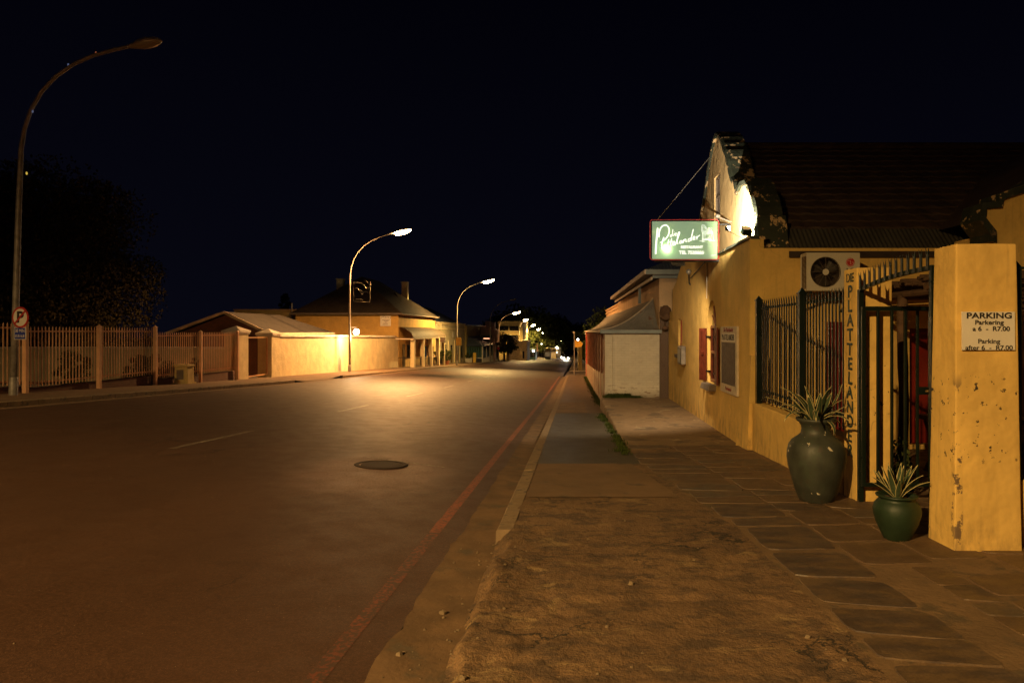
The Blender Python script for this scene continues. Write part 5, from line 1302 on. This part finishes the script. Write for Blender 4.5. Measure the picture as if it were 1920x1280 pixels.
# piers and low wall over the side street
for X, lab in ((1.35, 'pale pier on the far corner of the side street beside the slim post'), (2.25, 'yellowish gate pier under the trees across the side street')):
    tag(pillar('gate_pillar', lab, X-.22, X+.22, 76, 76.5, -P(76), 0.05 if X < 2 else -1.0, M['cream3']), group=None)
gw_ = thing('garden_wall', 'low yellow wall under the dark trees across the side street', 'wall', (5, 77, -P(76)))
mb = MB(); mb.box(2.5, 14, 77, 77.2, -P(77)-.2, -P(77)+.9); mb.build('wall_face', M['cream3'], gw_)
mb = MB(); mb.box(2.5, 14, 76.95, 77.25, -P(77)+.9, -P(77)+.98); mb.build('coping', M['white_trim'], gw_)

# ================================================================ TREES
def tree(name, label, x, y, z, r, h, n, leaf, mat, trunk_h=None, clumps=26, group=None, sq=(1, 1, 1), low=.25, cat='tree'):
    t = thing(name, label, cat, (x, y, z), group); th = trunk_h or h*.3
    mb = MB(); pts = [(x, y, z-.3), (x+.03*r, y, z+th*.5), (x-.02*r, y, z+th), (x+.05*r, y, z+h*.75)]; tr = max(.08, r*.07)
    mb.tube(pts, [tr*1.4, tr, tr*.8, tr*.2], 8)
    cl = []
    for i in range(clumps):
        a = i*2.399+random.uniform(-.3, .3); k = (i+.5)/clumps; zz = low+(1-low)*k
        rr = r*sin(pi*min(1, max(.12, (zz-low*.6)/(1.08-low*.6))))**.6*random.uniform(.35, .85)
        c_ = (x+rr*cos(a)*sq[0], y+rr*sin(a)*sq[1], z+h*(zz*.88)); cl.append((c_, r*random.uniform(.22, .40)))
        if i % 3 == 0: mb.tube([(x, y, z+th*random.uniform(.7, 1.2)), tuple((Vector((x, y, z+th))+Vector(c_))/2), c_], [tr*.45, tr*.3, tr*.08], 5)
    mb.build('trunk', M['bark'], t, True)
    lb = MB()
    for c_, cr in cl: leafcloud(lb, *c_, cr, cr, cr*.8, int(n/clumps), leaf)
    lb.build('crown', M[mat], t); return t
random.seed(3)
big = tree('broad_tree', 'huge dark tree with ragged crown behind the peach fence', -31.5, 40, GL(0, 40)-.3, 7.8, 12.6, 80000, .105, 'leaf_dark', 2.2, 70, low=.12)
tree('shrub', 'dark shrub behind the fence bars, left of the meter box', -17.6, 28.0, GL(0, 28), .55, 1.15, 1500, .05, 'leaf_mid', .3, 14, 'shrubs in the yard behind the fence', low=.1, cat='shrub')
tree('shrub', 'taller dark shrub just left of the meter box behind the fence', -18.6, 30.5, GL(0, 30), .8, 1.25, 1800, .05, 'leaf_mid', .3, 14, 'shrubs in the yard behind the fence', low=.1, cat='shrub')
tree('shrub', 'wide dark shrub behind the second fence panel', -19.6, 27.0, GL(0, 27), .75, 1.35, 2200, .05, 'leaf_mid', .3, 16, 'shrubs in the yard behind the fence', low=.1, cat='shrub')
tree('shrub', 'straggly shrub rising above the meter box behind the fence', -16.7, 30.6, GL(0, 30), .35, 1.1, 700, .05, 'leaf_mid', .3, 10, 'shrubs in the yard behind the fence', low=.1, cat='shrub')
tree('cypress', 'thin dark cypress against the sky left of the big hipped roof', -34, 82, GL(0, 82), 1.0, 9.5, 3500, .14, 'leaf_dark', .6, 40, low=.05)
tree('round_tree', 'round clipped tree in front of the three storey building', W(945, 650, 127).x, 127, GL(0, 127), 2.7, 5.3, 6500, .13, 'leaf_mid', 1.9, 34, low=.38)
ft = tree('street_tree', 'dark street tree beyond the lit corner parapet, nearest of its row', -13, 196, GL(0, 196), 6.5, 11, 5000, .32, 'leaf_mid', 2.5, 30, 'dark trees lining the far left of the street')
k = 0
spots = [(-15, 228, 1.3), (-13, 262, 1.5), (-18, 300, 2.2), (-11.5, 330, 1.6), (-14, 372, 2.2), (-8, 420, 2.0), (-13, 470, 2.6), (-4, 560, 2.2), (-21, 250, 1.7), (6, 640, 2.6), (-12, 620, 3.2)]
names = ['second', 'third', 'fourth', 'fifth', 'sixth', 'seventh', 'eighth', 'ninth', 'tenth', 'eleventh', 'last']
for (x, y, s), nm_ in zip(spots, names):
    c_ = copy_tree(ft); c_.location = (x, y, GL(0, y)-.5); c_.scale = (s, s, s*.95); c_.rotation_euler.z = y*.7
    c_['label'] = 'dark street tree in the far left row, %s from the corner parapet' % nm_
rt_ = tree('roadside_tree', 'dark tree behind the pink pier, nearest on the right side', 5.6, 84, -P(84), 4.0, 7.6, 7000, .17, 'leaf_mid', 1.5, 34, 'trees across the side street on the right')
for x, y, s, lab in ((3.8, 98, .8, 'dark tree leaning out over the piers across the side street'), (3.9, 125, .85, 'small dark tree farther down the right pavement'), (10.5, 95, 1.15, 'taller dark tree behind the roadside trees on the right')):
    c_ = copy_tree(rt_); c_.location = (x, y, -P(y)); c_.scale = (s, s, s); c_.rotation_euler.z = y; c_['label'] = lab

# ================================================================ LEFT SIDE BUILDINGS
def hiproof(mb, x0, x1, y0, y1, ze, zr, ra, rb, rx, ov=.4):
    """hip roof with ridge along y from ra to rb at x = rx"""
    a, b, c, d = (x0-ov, y0-ov, ze), (x1+ov, y0-ov, ze), (x1+ov, y1+ov, ze), (x0-ov, y1+ov, ze); r0, r1 = (rx, ra, zr), (rx, rb, zr)
    n = len(mb.v); mb.v += [a, b, c, d, r0, r1]
    for f in ((0,1,4), (1,2,5,4), (2,3,5), (3,0,4,5), (3,2,1,0)): mb.face(*[n+i for i in f])
    return mb
# brick gabled cottage behind the cream wall
ct = thing('cottage', 'brick cottage with pale bargeboards and low iron roof behind the cream wall', 'building', (-20.4, 44, -1))
mb = MB(); x0, x1, y0, y1 = -23.0, -17.9, 40.2, 50.3
n = len(mb.v); mb.v += [(x0,y0,-1.3),(x1,y0,-1.3),(x1,y1,-1.3),(x0,y1,-1.3),(x0,y0,1.35),(x1,y0,1.35),(x1,y1,1.35),(x0,y1,1.35),(-20.1,y0,2.50)]
for f in ((0,1,5,8,4), (1,2,6,5), (2,3,7,6), (3,0,4,7)): mb.face(*f)
mb.build('wall', M['red_brick'], ct)
mb = MB(); ex0, ex1 = -23.5, -17.5; ym = 47.6
mb.v += [(ex0, 39.9, 1.42), (ex1, 39.9, 1.42), (ex1, 51, 1.42), (ex0, 51, 1.42), (-20.1, 39.9, 2.64), (-20.1, ym, 2.64)]
for f in ((1,2,5,4), (0,4,5,3), (2,3,5)): mb.face(*f)
mb.build('roof', M['cottage_roof'], ct)
mb = MB()
for xx in (ex0, ex1): mb.bar((xx, 39.87, 1.36), (-20.1, 39.87, 2.60), .05, .17)
mb.box(ex1-.02, ex1+.06, 39.9, 51, 1.30, 1.42); mb.build('bargeboard', M['fascia_pale'], ct)
# flat roofed shed between
pb = thing('flat_roofed_building', 'plain buff flat roofed building between cottage and hipped roof house', 'building', (-28, 66, -2))
mb = MB(); mb.box(-31, -25.3, 63.5, 72, -2.5, H(1.95)); mb.build('wall', M['cream3'], pb)
mb = MB(); mb.box(-31.1, -25.2, 63.4, 72.1, H(1.95), H(2.05)); mb.build('coping', M['orange_plaster'], pb)
mb = MB(); mb.tube([(-25.6, 63.3, -1), (-25.6, 63.3, H(2.6))], .06, 6); mb.build('pipe', M['white_trim'], pb)
# big house with hip roof
hh = thing('hip_roofed_house', 'large yellow house with dark hipped roof and two chimneys', 'building', (-20, 70, -2))
zb = GL(0, 70)-.6; ze = 3.12
mb = MB(); mb.box(-24.6, FX-.002, 61.62, 78.6, zb, ze); mb.build('wall', M['house_yellow'], hh)
mb = MB(); hiproof(mb, -24.6, FX, 61.62, 78.6, ze, 6.85, 66.8, 73.2, -20.2, .38); mb.build('roof', M['brown_roof'], hh)
mb = MB(); mb.box(-25.0, FX+.40, 61.18, 61.24, ze-.12, ze+.03); mb.box(FX+.36, FX+.42, 61.24, 79.0, ze-.12, ze+.03); mb.build('gutter', M['grey_wood'], hh)
for x, y, zt, zz in ((-17.9, 75.0, 6.85, 4.6), (-22.4, 67.3, 6.6, 5.0)):
    mb = MB(); mb.box(x-.32, x+.32, y-.32, y+.32, zz, zt); mb.box(x-.37, x+.37, y-.37, y+.37, zt, zt+.08); mb.build('chimney', M['cream'], hh)
mb = MB(); n = 0; mb.v += [(-18.6, 71.0, 5.0), (-17.4, 71.0, 4.6), (-17.4, 73, 4.6), (-18.0, 71.0, 5.6), (-18.0, 73, 5.4)]; mb.face(0,1,3); mb.face(1,2,4,3); mb.build('gablet', M['brown_roof'], hh)
for y, zc in ((63.5, 0), (67.2, 0), (71, 0), (75, 0)):
    mb = MB(); mb.box(FX, FX+.05, y-.45, y+.45, GL(0, y)+.05, GL(0, y)+2.15)
    mb.build('door', M['dark_glass'], hh)
for y in (65.3, 73.2, 77): mb = MB(); mb.box(FX+.0, FX+.04, y-.5, y+.5, GL(0, y)+.9, GL(0, y)+2.1); mb.build('window', M['dark_glass'], hh)
# house sign on the side wall
hsn = thing('house_sign', 'white notice board high on the side wall of the hipped roof house', 'sign', (-16.4, 61.55, H(.9)))
mb = MB(); mb.box(-16.93, -15.98, 61.54, 61.60, H(.48), H(1.40)); mb.build('sheet', M['sign_white'], hsn)
mb = MB(); zz = H(1.27)
for a, b, dz, th in ((-16.85, -16.70, 0, .10), (-16.66, -16.55, .04, .10), (-16.50, -16.42, -.02, .14), (-16.38, -16.25, -.01, .08), (-16.2, -16.16, -.02, .16), (-16.04, -16.0, -.06, .14)):
    mb.bar((a, 61.53, zz+dz-th/2), (b, 61.53, zz+dz+th/2), .01, .028)
for i, (a, b) in enumerate(((-16.75, -16.08), (-16.6, -16.2), (-16.5, -16.35), (-16.65, -16.25), (-16.72, -16.2))): mb.box(a, b, 61.53, 61.538, H(1.0-i*.10), H(1.0-i*.10)+.03)
mb.build('lettering', M['brown_wood'], hsn)
# rounded iron veranda
vd = thing('veranda', 'rounded iron street veranda on square yellow columns in front of the hipped roof house', 'veranda', (-14.5, 69, GL(0, 69)))
vr = MB()
def vf(a, b):
    y = 60.5+a*16.2; st = min(1, (y-60.5)/1.3); st2 = min(1, (76.7-y)/1.3); k = min(st, st2)
    u = max(b, 1-k); ang = u*pi/2
    return (FX+.02+1.55*sin(ang)**1.0*(u if u < 1 else 1)**.35, y, H(-.62)+1.02*cos(ang)**.8 if u < 1 else H(-.62))
vr.grid(vf, 120, 12); vr.build('curved_roof', M['veranda_iron'], vd, True)
mb = MB(); mb.box(FX+1.5, FX+1.58, 60.6, 76.6, H(-.72), H(-.62)); mb.box(FX+.02, FX+1.5, 60.55, 60.62, H(-.72), H(-.62)); mb.build('edge_beam', M['fascia_pale'], vd)
for i, y in enumerate((61.3, 65.3, 69.2, 73.0, 76.2)):
    mb = MB(); mb.box(FX+1.22, FX+1.55, y-.26, y+.26, GL(0, y)-.1, H(-.72)); mb.build('column', M['cream'], vd)
mb = MB()
for a, b in ((61.6, 65.0), (65.6, 68.9), (69.5, 72.7), (73.3, 75.9)):
    x = FX+1.38; zz = GL(0, (a+b)/2)
    mb.box(x-.02, x+.02, a, b, zz+.85, zz+.90); mb.box(x-.02, x+.02, a, b, zz+.1, zz+.14)
    for k in range(int((b-a)/.16)): mb.box(x-.01, x+.01, a+k*.16, a+k*.16+.02, zz+.14, zz+.85)
mb.box(FX+.1, FX+1.2, 61.1, 61.14, GL(0, 61)+.85, GL(0, 61)+.9)
for k in range(7): mb.box(FX+.15+k*.16, FX+.17+k*.16, 61.11, 61.13, GL(0, 61)+.1, GL(0, 61)+.85)
mb.build('railing', M['black'], vd)
for y in (62.3, 67.0):
    mb = MB(); mb.ball((FX+1.2, y+1.2, H(-.86)), .07, 8); tag(mb.build('pendant_lamp', M['lamp_off'], None, True), 'small pendant lamp under the veranda roof, %s one' % ('nearer' if y < 64 else 'farther'), 'lamp', 'pendant lamps under the veranda')
sb = thing('hanging_board', 'pink tinted lettered board hanging from the end of the rounded veranda', 'sign', tuple(W(828, 637, 73.5)))
c = W(828, 637, 73.5); mb = MB(); mb.box(c.x-.46, c.x+.46, 73.4, 73.44, c.z-.28, c.z+.28); mb.build('board', M['sign_white'], sb)
mb = MB()
for i in range(7): mb.bar((c.x-.38+i*.12, 73.39, c.z+.02), (c.x-.33+i*.12, 73.39, c.z+.14), .01, .03)
mb.box(c.x-.3, c.x+.3, 73.385, 73.39, c.z-.12, c.z-.08); mb.build('lettering', M['red'], sb)
mb = MB(); mb.tube([(c.x-.3, 73.42, c.z+.28), (c.x-.3, 73.42, c.z+.5)], .01, 5); mb.tube([(c.x+.3, 73.42, c.z+.28), (c.x+.3, 73.42, c.z+.5)], .01, 5); mb.build('hanger', M['black'], sb)
for px, Y, r_, lab in ((823, 75.5, .85, 'round green bush in a pot by the veranda, left one'), (838, 78.5, .9, 'round green bush in a pot by the veranda, right one')):
    c = W(px, 0, Y); zz = GL(0, Y); tt = tree('round_bush', lab, c.x, Y, zz+.35, r_*.75, 1.45, 1600, .07, 'leaf_mid', .3, 16, 'round bushes by the veranda', low=.1, cat='bush')
    mb = MB(); mb.lathe([(.22, 0), (.34, .45), (.36, .48), (.30, .46), (0, .42)], (c.x, Y-.0, zz), 16)
    tag(mb.build('clay_pot', M['red_column'], None, True), 'clay pot holding the %s round bush' % ('left' if px < 830 else 'right'), 'plant pot', 'clay pots by the veranda')
# parapet fronted shop
s2 = thing('parapet_shop', 'pale shop with stepped cornice parapet and blue iron roof', 'building', (-18, 91, -3))
mb = MB(); z0 = GL(0, 90)-1; mb.box(-22, FX+.001, 82, 101, z0, H(1.0)); mb.box(-22, FX-.4, 79, 81.99, z0, H(.75)); mb.build('wall', M['cream2'], s2)
mb = MB()
for h_, pr in ((1.0, .16), (.80, .10), (.25, .08)): mb.box(-22.05, FX+pr, 81.9, 101.1, H(h_), H(h_)+.11)
mb.build('cornice', M['cream'], s2)
mb = MB(); hiproof(mb, -24, -15.8, 80, 102, H(1.12), H(3.3), 84, 96, -19.5, 0); mb.build('roof', M['blue_roof'], s2)
for y in (85, 89.5, 94, 98.2): mb = MB(); mb.box(FX, FX+.05, y-.55, y+.55, GL(0, y)+.1, GL(0, y)+2.4); mb.build('door', M['dark_glass'], s2)
for y in (83.2, 87.2, 91.8, 96.2): mb = MB(); mb.box(FX, FX+.10, y-.18, y+.18, GL(0, y)-.1, H(-1.2)); mb.build('pilaster', M['cream'], s2)
mb = MB(); c = W(851.5, 627, 91); mb.box(FX+.02, FX+.06, 90, 91.6, c.z-.35, c.z+.35); tag(mb.build('wall_sign', M['white_metal']), 'small pale sign on the cornice of the parapet shop', 'sign')
# cafe with low hip veranda
cf = thing('cafe', 'low cafe with dark hipped veranda roof and teal screens behind a pale railing', 'building', (-14, 110, -4))
g0_ = GL(0, 108); mb = MB(); mb.box(-22, -15.3, 103, 124, g0_-1, H(.85)); mb.build('wall', M['cream3'], cf)
mb = MB(); mb.v += [(-15.6,103.2,H(-2.25)),(-12.75,103.2,H(-2.25)),(-12.75,123,H(-2.25)),(-15.6,123,H(-2.25)),(-15.3,104.4,H(-.75)),(-15.3,122,H(-.75))]
for f in ((0,1,4),(1,2,5,4),(2,3,5)): mb.face(*f)
mb.build('veranda_roof', M['blue_roof'], cf)
mb = MB(); mb.box(-22.2, -15.1, 102.8, 124, H(.85), H(.98)); mb.build('roof', M['blue_roof'], cf)
tl_ = mk('teal_canvas', (.05, .12, .10), .7, .2, bump=0)
mb = MB()
for k in range(7): mb.box(-15.4+k*.34, -15.4+k*.34+.26, 103.45, 103.5, g0_+.9, H(-2.35))
mb.build('screen', tl_, cf)
mb = MB()
for k in range(8): mb.box(-13.02, -12.98, 104+k*2.4, 105.6+k*2.4, g0_-.3, H(-2.4))
mb.build('screen', tl_, cf)
mb = MB()
for x, y in ((-15.4, 103.3), (-12.95, 103.3), (-12.95, 108), (-12.95, 112.7), (-12.95, 117.5), (-12.95, 122.6)): mb.box(x-.09, x+.09, y-.09, y+.09, GL(0, y)-.2, H(-2.25))
mb.box(-15.3, -13, 103.2, 103.26, g0_+.75, g0_+.85); mb.box(-12.95, -12.9, 103.4, 122.5, GL(0, 112)+.78, GL(0, 112)+.9)
for k in range(60): y = 103.6+k*.32; mb.box(-12.94, -12.91, y, y+.07, GL(0, y)-.1, GL(0, 112)+.78)
mb.build('railing', M['white_trim'], cf)
mb = MB(); q = W(911, 631, 113); mb.box(q.x-1.0, q.x+1.0, 113, 113.1, q.z-.30, q.z+.30); mb.build('signboard', M['black'], cf)
mb = MB(); q = W(912, 634.5, 112.8); mb.box(q.x-.5, q.x+.5, 112.9, 112.95, q.z-.05, q.z+.05); mb.build('neon_line', M['neon_pink'], cf)
for px, lab in ((882, 'white concrete planter box with dark plants by the cafe'),):
    c = W(879, 0, 100.5); t_ = thing('planter', lab, 'planter', (c.x, 100.5, GL(0, 100))); mb = MB(); mb.hexa([(c.x-.45,100.2,GL(0,100)),(c.x+.45,100.2,GL(0,100)),(c.x+.45,100.9,GL(0,100)),(c.x-.45,100.9,GL(0,100)),(c.x-.55,100.1,GL(0,100)+.6),(c.x+.55,100.1,GL(0,100)+.6),(c.x+.55,101,GL(0,100)+.6),(c.x-.55,101,GL(0,100)+.6)]); mb.build('box', M['white_trim'], t_)
    tree('planter_bush', 'dark leafy plants standing in the white planter', c.x, 100.5, GL(0, 100)+.5, .6, 1.0, 900, .06, 'leaf_mid', .2, 10, low=.1, cat='bush')
c = W(890, 0, 99.5); b_ = thing('bollard', 'square yellow post standing by the white planter', 'bollard', (c.x, 99.5, GL(0, 99))); mb = MB(); mb.box(c.x-.22, c.x+.22, 99.3, 99.7, GL(0, 99)-.1, GL(0, 99)+1.35); bevel(mb.build('shaft', M['yellow_sign'], b_), .03)
mb = MB(); mb.box(c.x-.25, c.x+.25, 99.27, 99.73, GL(0, 99)+1.35, GL(0, 99)+1.42); mb.build('cap', M['yellow_sign'], b_)
# pink building with square towers
pk = thing('pink_building', 'pink building with two square tower blocks beyond the cafe', 'building', (-15, 128, -4))
for px0, px1, pt_, nm_ in ((910, 918.5, 603, 'tower'), (921, 927.5, 605, 'tower')):
    a, b = W(px0, pt_, 118), W(px1, pt_, 118); mb = MB(); mb.box(a.x, b.x, 118, 119.5, GL(0, 118)-.5, a.z); mb.box(a.x-.05, b.x+.05, 117.95, 119.55, a.z, a.z+.1); mb.build(nm_, M['pink_plaster'], pk)
a, b = W(895, 612, 119), W(931, 618, 119); mb = MB(); mb.hexa([(a.x,119.6,H(-2)),(b.x,119.6,H(-2)),(b.x,124,H(-2)),(a.x,124,H(-2)),(a.x,119.6,a.z+.3),(b.x,119.6,b.z),(b.x,124,b.z),(a.x,124,a.z+.3)]); mb.build('wall', M['pink_plaster'], pk)
# three storey block
t3 = thing('three_storey_block', 'plain ochre three storey block with dark window bands', 'building', (-15, 175, -5))
a, b = W(934, 604, 170), W(980, 604, 170); g_ = GL(0, 170)
mb = MB(); mb.box(a.x, b.x, 170, 195, g_-1, a.z); mb.box(a.x-.1, b.x+.15, 169.9, 195, a.z, a.z+.25); mb.build('wall', M['cream3'], t3)
for (x0_, x1_, y0_, y1_) in ((937, 953, 611, 619.5), (955.5, 972, 611, 619.5), (937, 953, 628, 636), (955.5, 972, 628, 636), (937, 953, 645, 652), (955.5, 972, 645, 652)):
    p_, q_ = W(x0_, y1_, 169.94), W(x1_, y0_, 169.94); mb = MB(); mb.box(p_.x, q_.x, 169.9, 169.98, p_.z, q_.z)
    wn_ = mb.build('window', M['dark_glass'], t3)
mb = MB(); q0, q1 = W(936, 621.5, 169.9), W(981, 620, 169.9); mb.box(q0.x, q1.x, 169.8, 169.97, q0.z, q1.z); q0, q1 = W(936, 639, 169.9), W(981, 637.5, 169.9); mb.box(q0.x, q1.x, 169.8, 169.97, q0.z, q1.z); mb.build('string_course', M['cream'], t3)
# low gabled hall with lit corner parapet
lh = thing('gabled_hall', 'low yellow hall with sloping roof and brightly lit parapet corner', 'building', (-11, 160, -5))
g_ = GL(0, 155); pts = [W(952, 676, 155), W(976.5, 676, 155), W(976.5, 643, 155), W(957, 629, 155), W(952, 629, 155)]
link('wall', plate([(p.x, p.z) for p in pts], [], .3, (0, 155, 0), (1,0,0), UZ), M['cream'], lh)
mb = MB(); mb.bar((W(955, 627.5, 154.6).x, 154.6, W(955, 627.5, 154.6).z), (W(978, 643.5, 154.6).x, 154.6, W(978, 643.5, 154.6).z), .5, .35); mb.build('bargeboard', M['white_trim'], lh)
a, b = W(977, 641, 154), W(988, 641, 154); mb = MB(); mb.box(a.x, b.x, 154, 166, g_-1, a.z); mb.box(a.x-.1, b.x+.2, 153.9, 166, a.z-.1, a.z+.3); mb.box(a.x-.05, b.x+.1, 153.95, 166, a.z-.9, a.z-.75); mb.build('corner_parapet', M['cream'], lh)
a, b = W(960, 653, 154.8), W(973, 649, 154.8); mb = MB(); mb.box(a.x, b.x, 154.75, 154.82, a.z, b.z); mb.build('shop_sign', M['black'], lh)
mb = MB(); a, b = W(980, 672, 153.9), W(983, 658, 153.9); mb.box(a.x, b.x, 153.88, 153.97, a.z, b.z); mb.build('door', M['dark_glass'], lh)
c = W(950.5, 676, 128); t_ = thing('gate_pillar', 'brightly lit pale pillar under the round tree', 'gate pillar', (c.x, 130, GL(0, 130))); mb = MB(); mb.box(c.x-.32, c.x+.32, 130, 130.5, GL(0, 130)-.1, GL(0, 130)+1.9); mb.build('shaft', M['cream'], t_); mb = MB(); mb.box(c.x-.36, c.x+.36, 129.95, 130.55, GL(0, 130)+1.9, GL(0, 130)+2.0); mb.build('cap', M['white_trim'], t_)
# traffic light and hanging pink shop sign beyond
for px, py0, py1, Y, lab in ((934.5, 652, 676, 120, 'small red and white sign post by the round tree'),):
    c = W(px, py0, Y); t_ = thing('road_sign', lab, 'road sign', (c.x, Y, GL(0, Y)))
    mb = MB(); mb.tube([(c.x, Y, GL(0, Y)-.1), (c.x, Y, c.z)], .05, 6); mb.build('post', M['pole_grey'], t_)
    mb = MB(); ydisc(mb, c.x, c.z-.1, .26, Y-.06, .02, 16); mb.build('red_disc', M['red'], t_); mb = MB(); ydisc(mb, c.x, c.z+.30, .17, Y-.06, .02, 16); mb.build('white_disc', M['sign_white'], t_)
bs = thing('pink_banner', 'tall pinkish banner sign on a bracket beyond the lit corner parapet', 'sign', tuple(W(1007, 650, 180)))
a, b = W(1005.8, 659, 180), W(1008.6, 644, 180); mb = MB(); mb.box(a.x, b.x, 180, 180.1, a.z, b.z); mb.build('banner', M['pink_plaster'], bs)
mb = MB(); mb.tube([(a.x-2.3, 180, b.z), (b.x, 180, b.z)], .05, 5); mb.tube([(a.x-2.0, 180, a.z), (b.x, 180, a.z)], .05, 5); mb.tube([(a.x-2.2, 180, GL(0, 180)), (a.x-2.2, 180, b.z+.5)], .07, 6); mb.build('bracket', M['steel'], bs)
# distant globes and shop fronts
for px, py, Y, r_, m, lab in ((1000, 657.5, 170, .26, 'globe_cold', 'white glowing globe beyond the lit corner parapet'), (1015.5, 645, 200, .18, 'globe_cold', 'tiny white light high among the dark trees'),
                         (1028, 660, 230, .42, 'globe', 'bright globe lamp over the far shop fronts'), (1043.5, 652, 330, .7, 'globe', 'warm light above the far end of the left pavement'),
                         (1042, 660.5, 330, .6, 'globe', 'lower warm light at the far end of the left pavement'), (1083.5, 636.5, 90, .14, 'globe_cold', 'small bluish light in front of the right hand trees')):
    c = W(px, py, Y); t_ = thing('globe_lamp', lab, 'lamp', tuple(c), 'distant lit lamps'); mb = MB(); mb.ball(c, r_, 10); mb.build('globe', M[m], t_, True)
    mb = MB(); mb.tube([(c.x, Y+r_*.5, c.z-r_), (c.x, Y+r_*.5, (GL(0, Y) if px < 1065 else -P(Y)))], .05, 5); mb.build('post', M['pole_grey'], t_)
M['shopfront'] = emit('lit_shop_window', (1, .66, .30), .12, (.4, .3, .2))
for px0, px1, Y, h_, lab in ((1021, 1032, 215, 3.2, 'small lit shop front under the bright globe lamp'), (1033, 1043, 262, 3.6, 'low lit shop front farther along the left'), (1044, 1052, 330, 4.5, 'farthest lit shop front before the lamps converge'), (992, 1004, 178, 2.6, 'dark teal shop front beyond the lit corner parapet')):
    a, b = W(px0, 0, Y), W(px1, 0, Y); g_ = GL(0, Y); t_ = thing('shop', lab, 'shop', ((a.x+b.x)/2, Y, g_), 'distant shops on the left')
    mb = MB(); mb.box(a.x, b.x, Y, Y+8, g_-1, g_+h_); mb.build('wall', M['cream'] if px0 > 1000 else tl_, t_)
    mb = MB(); mb.box(a.x+.2, b.x-.2, Y-.06, Y-.02, g_+.5, g_+h_*.6); mb.build('window', M['shopfront'] if px0 > 1000 else M['dark_glass'], t_)
    mb = MB(); mb.box(a.x-.2, b.x+.3, Y-1.2, Y, g_+h_*.72, g_+h_*.78); mb.build('awning', M['grey_roof'], t_)
# cars with their lights on
def car(label, x, y, glow, col='car_paint'):
    z = roadz(x, y); t = thing('parked_car' if not glow else 'oncoming_car', label, 'car', (x, y, z)); mb = MB()
    ring = lambda yy, w_, z0_, z1_: [(x-w_, yy, z+z0_), (x+w_, yy, z+z0_), (x+w_, yy, z+z1_), (x-w_, yy, z+z1_)]
    secs = [(0, .74, .32, .66), (.15, .84, .25, .78), (1.1, .88, .24, .92), (3.6, .88, .24, .95), (4.2, .80, .30, .90)]
    for (ya_, wa, a0_, a1_), (yb_, wb_, b0_, b1_) in zip(secs, secs[1:]): p = ring(y+ya_, wa, a0_, a1_); q = ring(y+yb_, wb_, b0_, b1_); mb.hexa([p[0], p[1], q[1], q[0], p[3], p[2], q[2], q[3]])
    bevel(mb.build('body', M[col], t), .06)
    mb = MB(); mb.hexa([(x-.80,y+1.1,z+.9),(x+.80,y+1.1,z+.9),(x+.80,y+3.9,z+.92),(x-.80,y+3.9,z+.92),(x-.62,y+1.8,z+1.42),(x+.62,y+1.8,z+1.42),(x+.62,y+3.3,z+1.42),(x-.62,y+3.3,z+1.42)]); bevel(mb.build('cabin', M['dark_glass'], t), .05)
    for sx_ in (-1, 1):
        for wy in (.8, 3.4):
            mb = MB(); b0 = len(mb.v)
            for k2 in range(2):
                for k in range(14): mb.v.append((x+sx_*(.90-.2*k2), y+wy+.31*cos(2*pi*k/14), z+.31+.31*sin(2*pi*k/14)))
            for k in range(14): mb.face(k, (k+1)%14, 14+(k+1)%14, 14+k)
            mb.face(*range(14)); mb.build('wheel', M['rubber'], t)
        mb = MB(); ydisc(mb, x+sx_*.60, z+.62, .16 if glow else .11, y-.03, .05, 16); mb.build('headlight', M['headlight'] if glow else M['lamp_off'], t)
    mb = MB(); mb.box(x-.3, x+.3, y-.02, y+.0, z+.38, z+.50); mb.build('number_plate', M['sign_white'], t)
    return t
car('car coming up the street with dazzling headlights, nearer of two', -.55, 205, True)
car('second car with dazzling headlights farther down the street', -1.9, 262, True)
car('small dark car parked by the right kerb at the far end', XK(215)-1.3, 216, False)
for x, y, e_ in ((-.55, 203.5, 900), (-1.9, 260, 1500)):
    L = bpy.data.lights.new('headlight_beam', 'SPOT'); L.energy = e_*4; L.color = (1, .93, .8); L.spot_size = radians(50); L.spot_blend = .6; L.shadow_soft_size = .15
    o = bpy.data.objects.new('headlight_beam', L); COL.objects.link(o); o.location = (x, y, roadz(x, y)+.65); o.rotation_euler = Vector((-.05, -1, -.06)).to_track_quat('-Z', 'Y').to_euler()
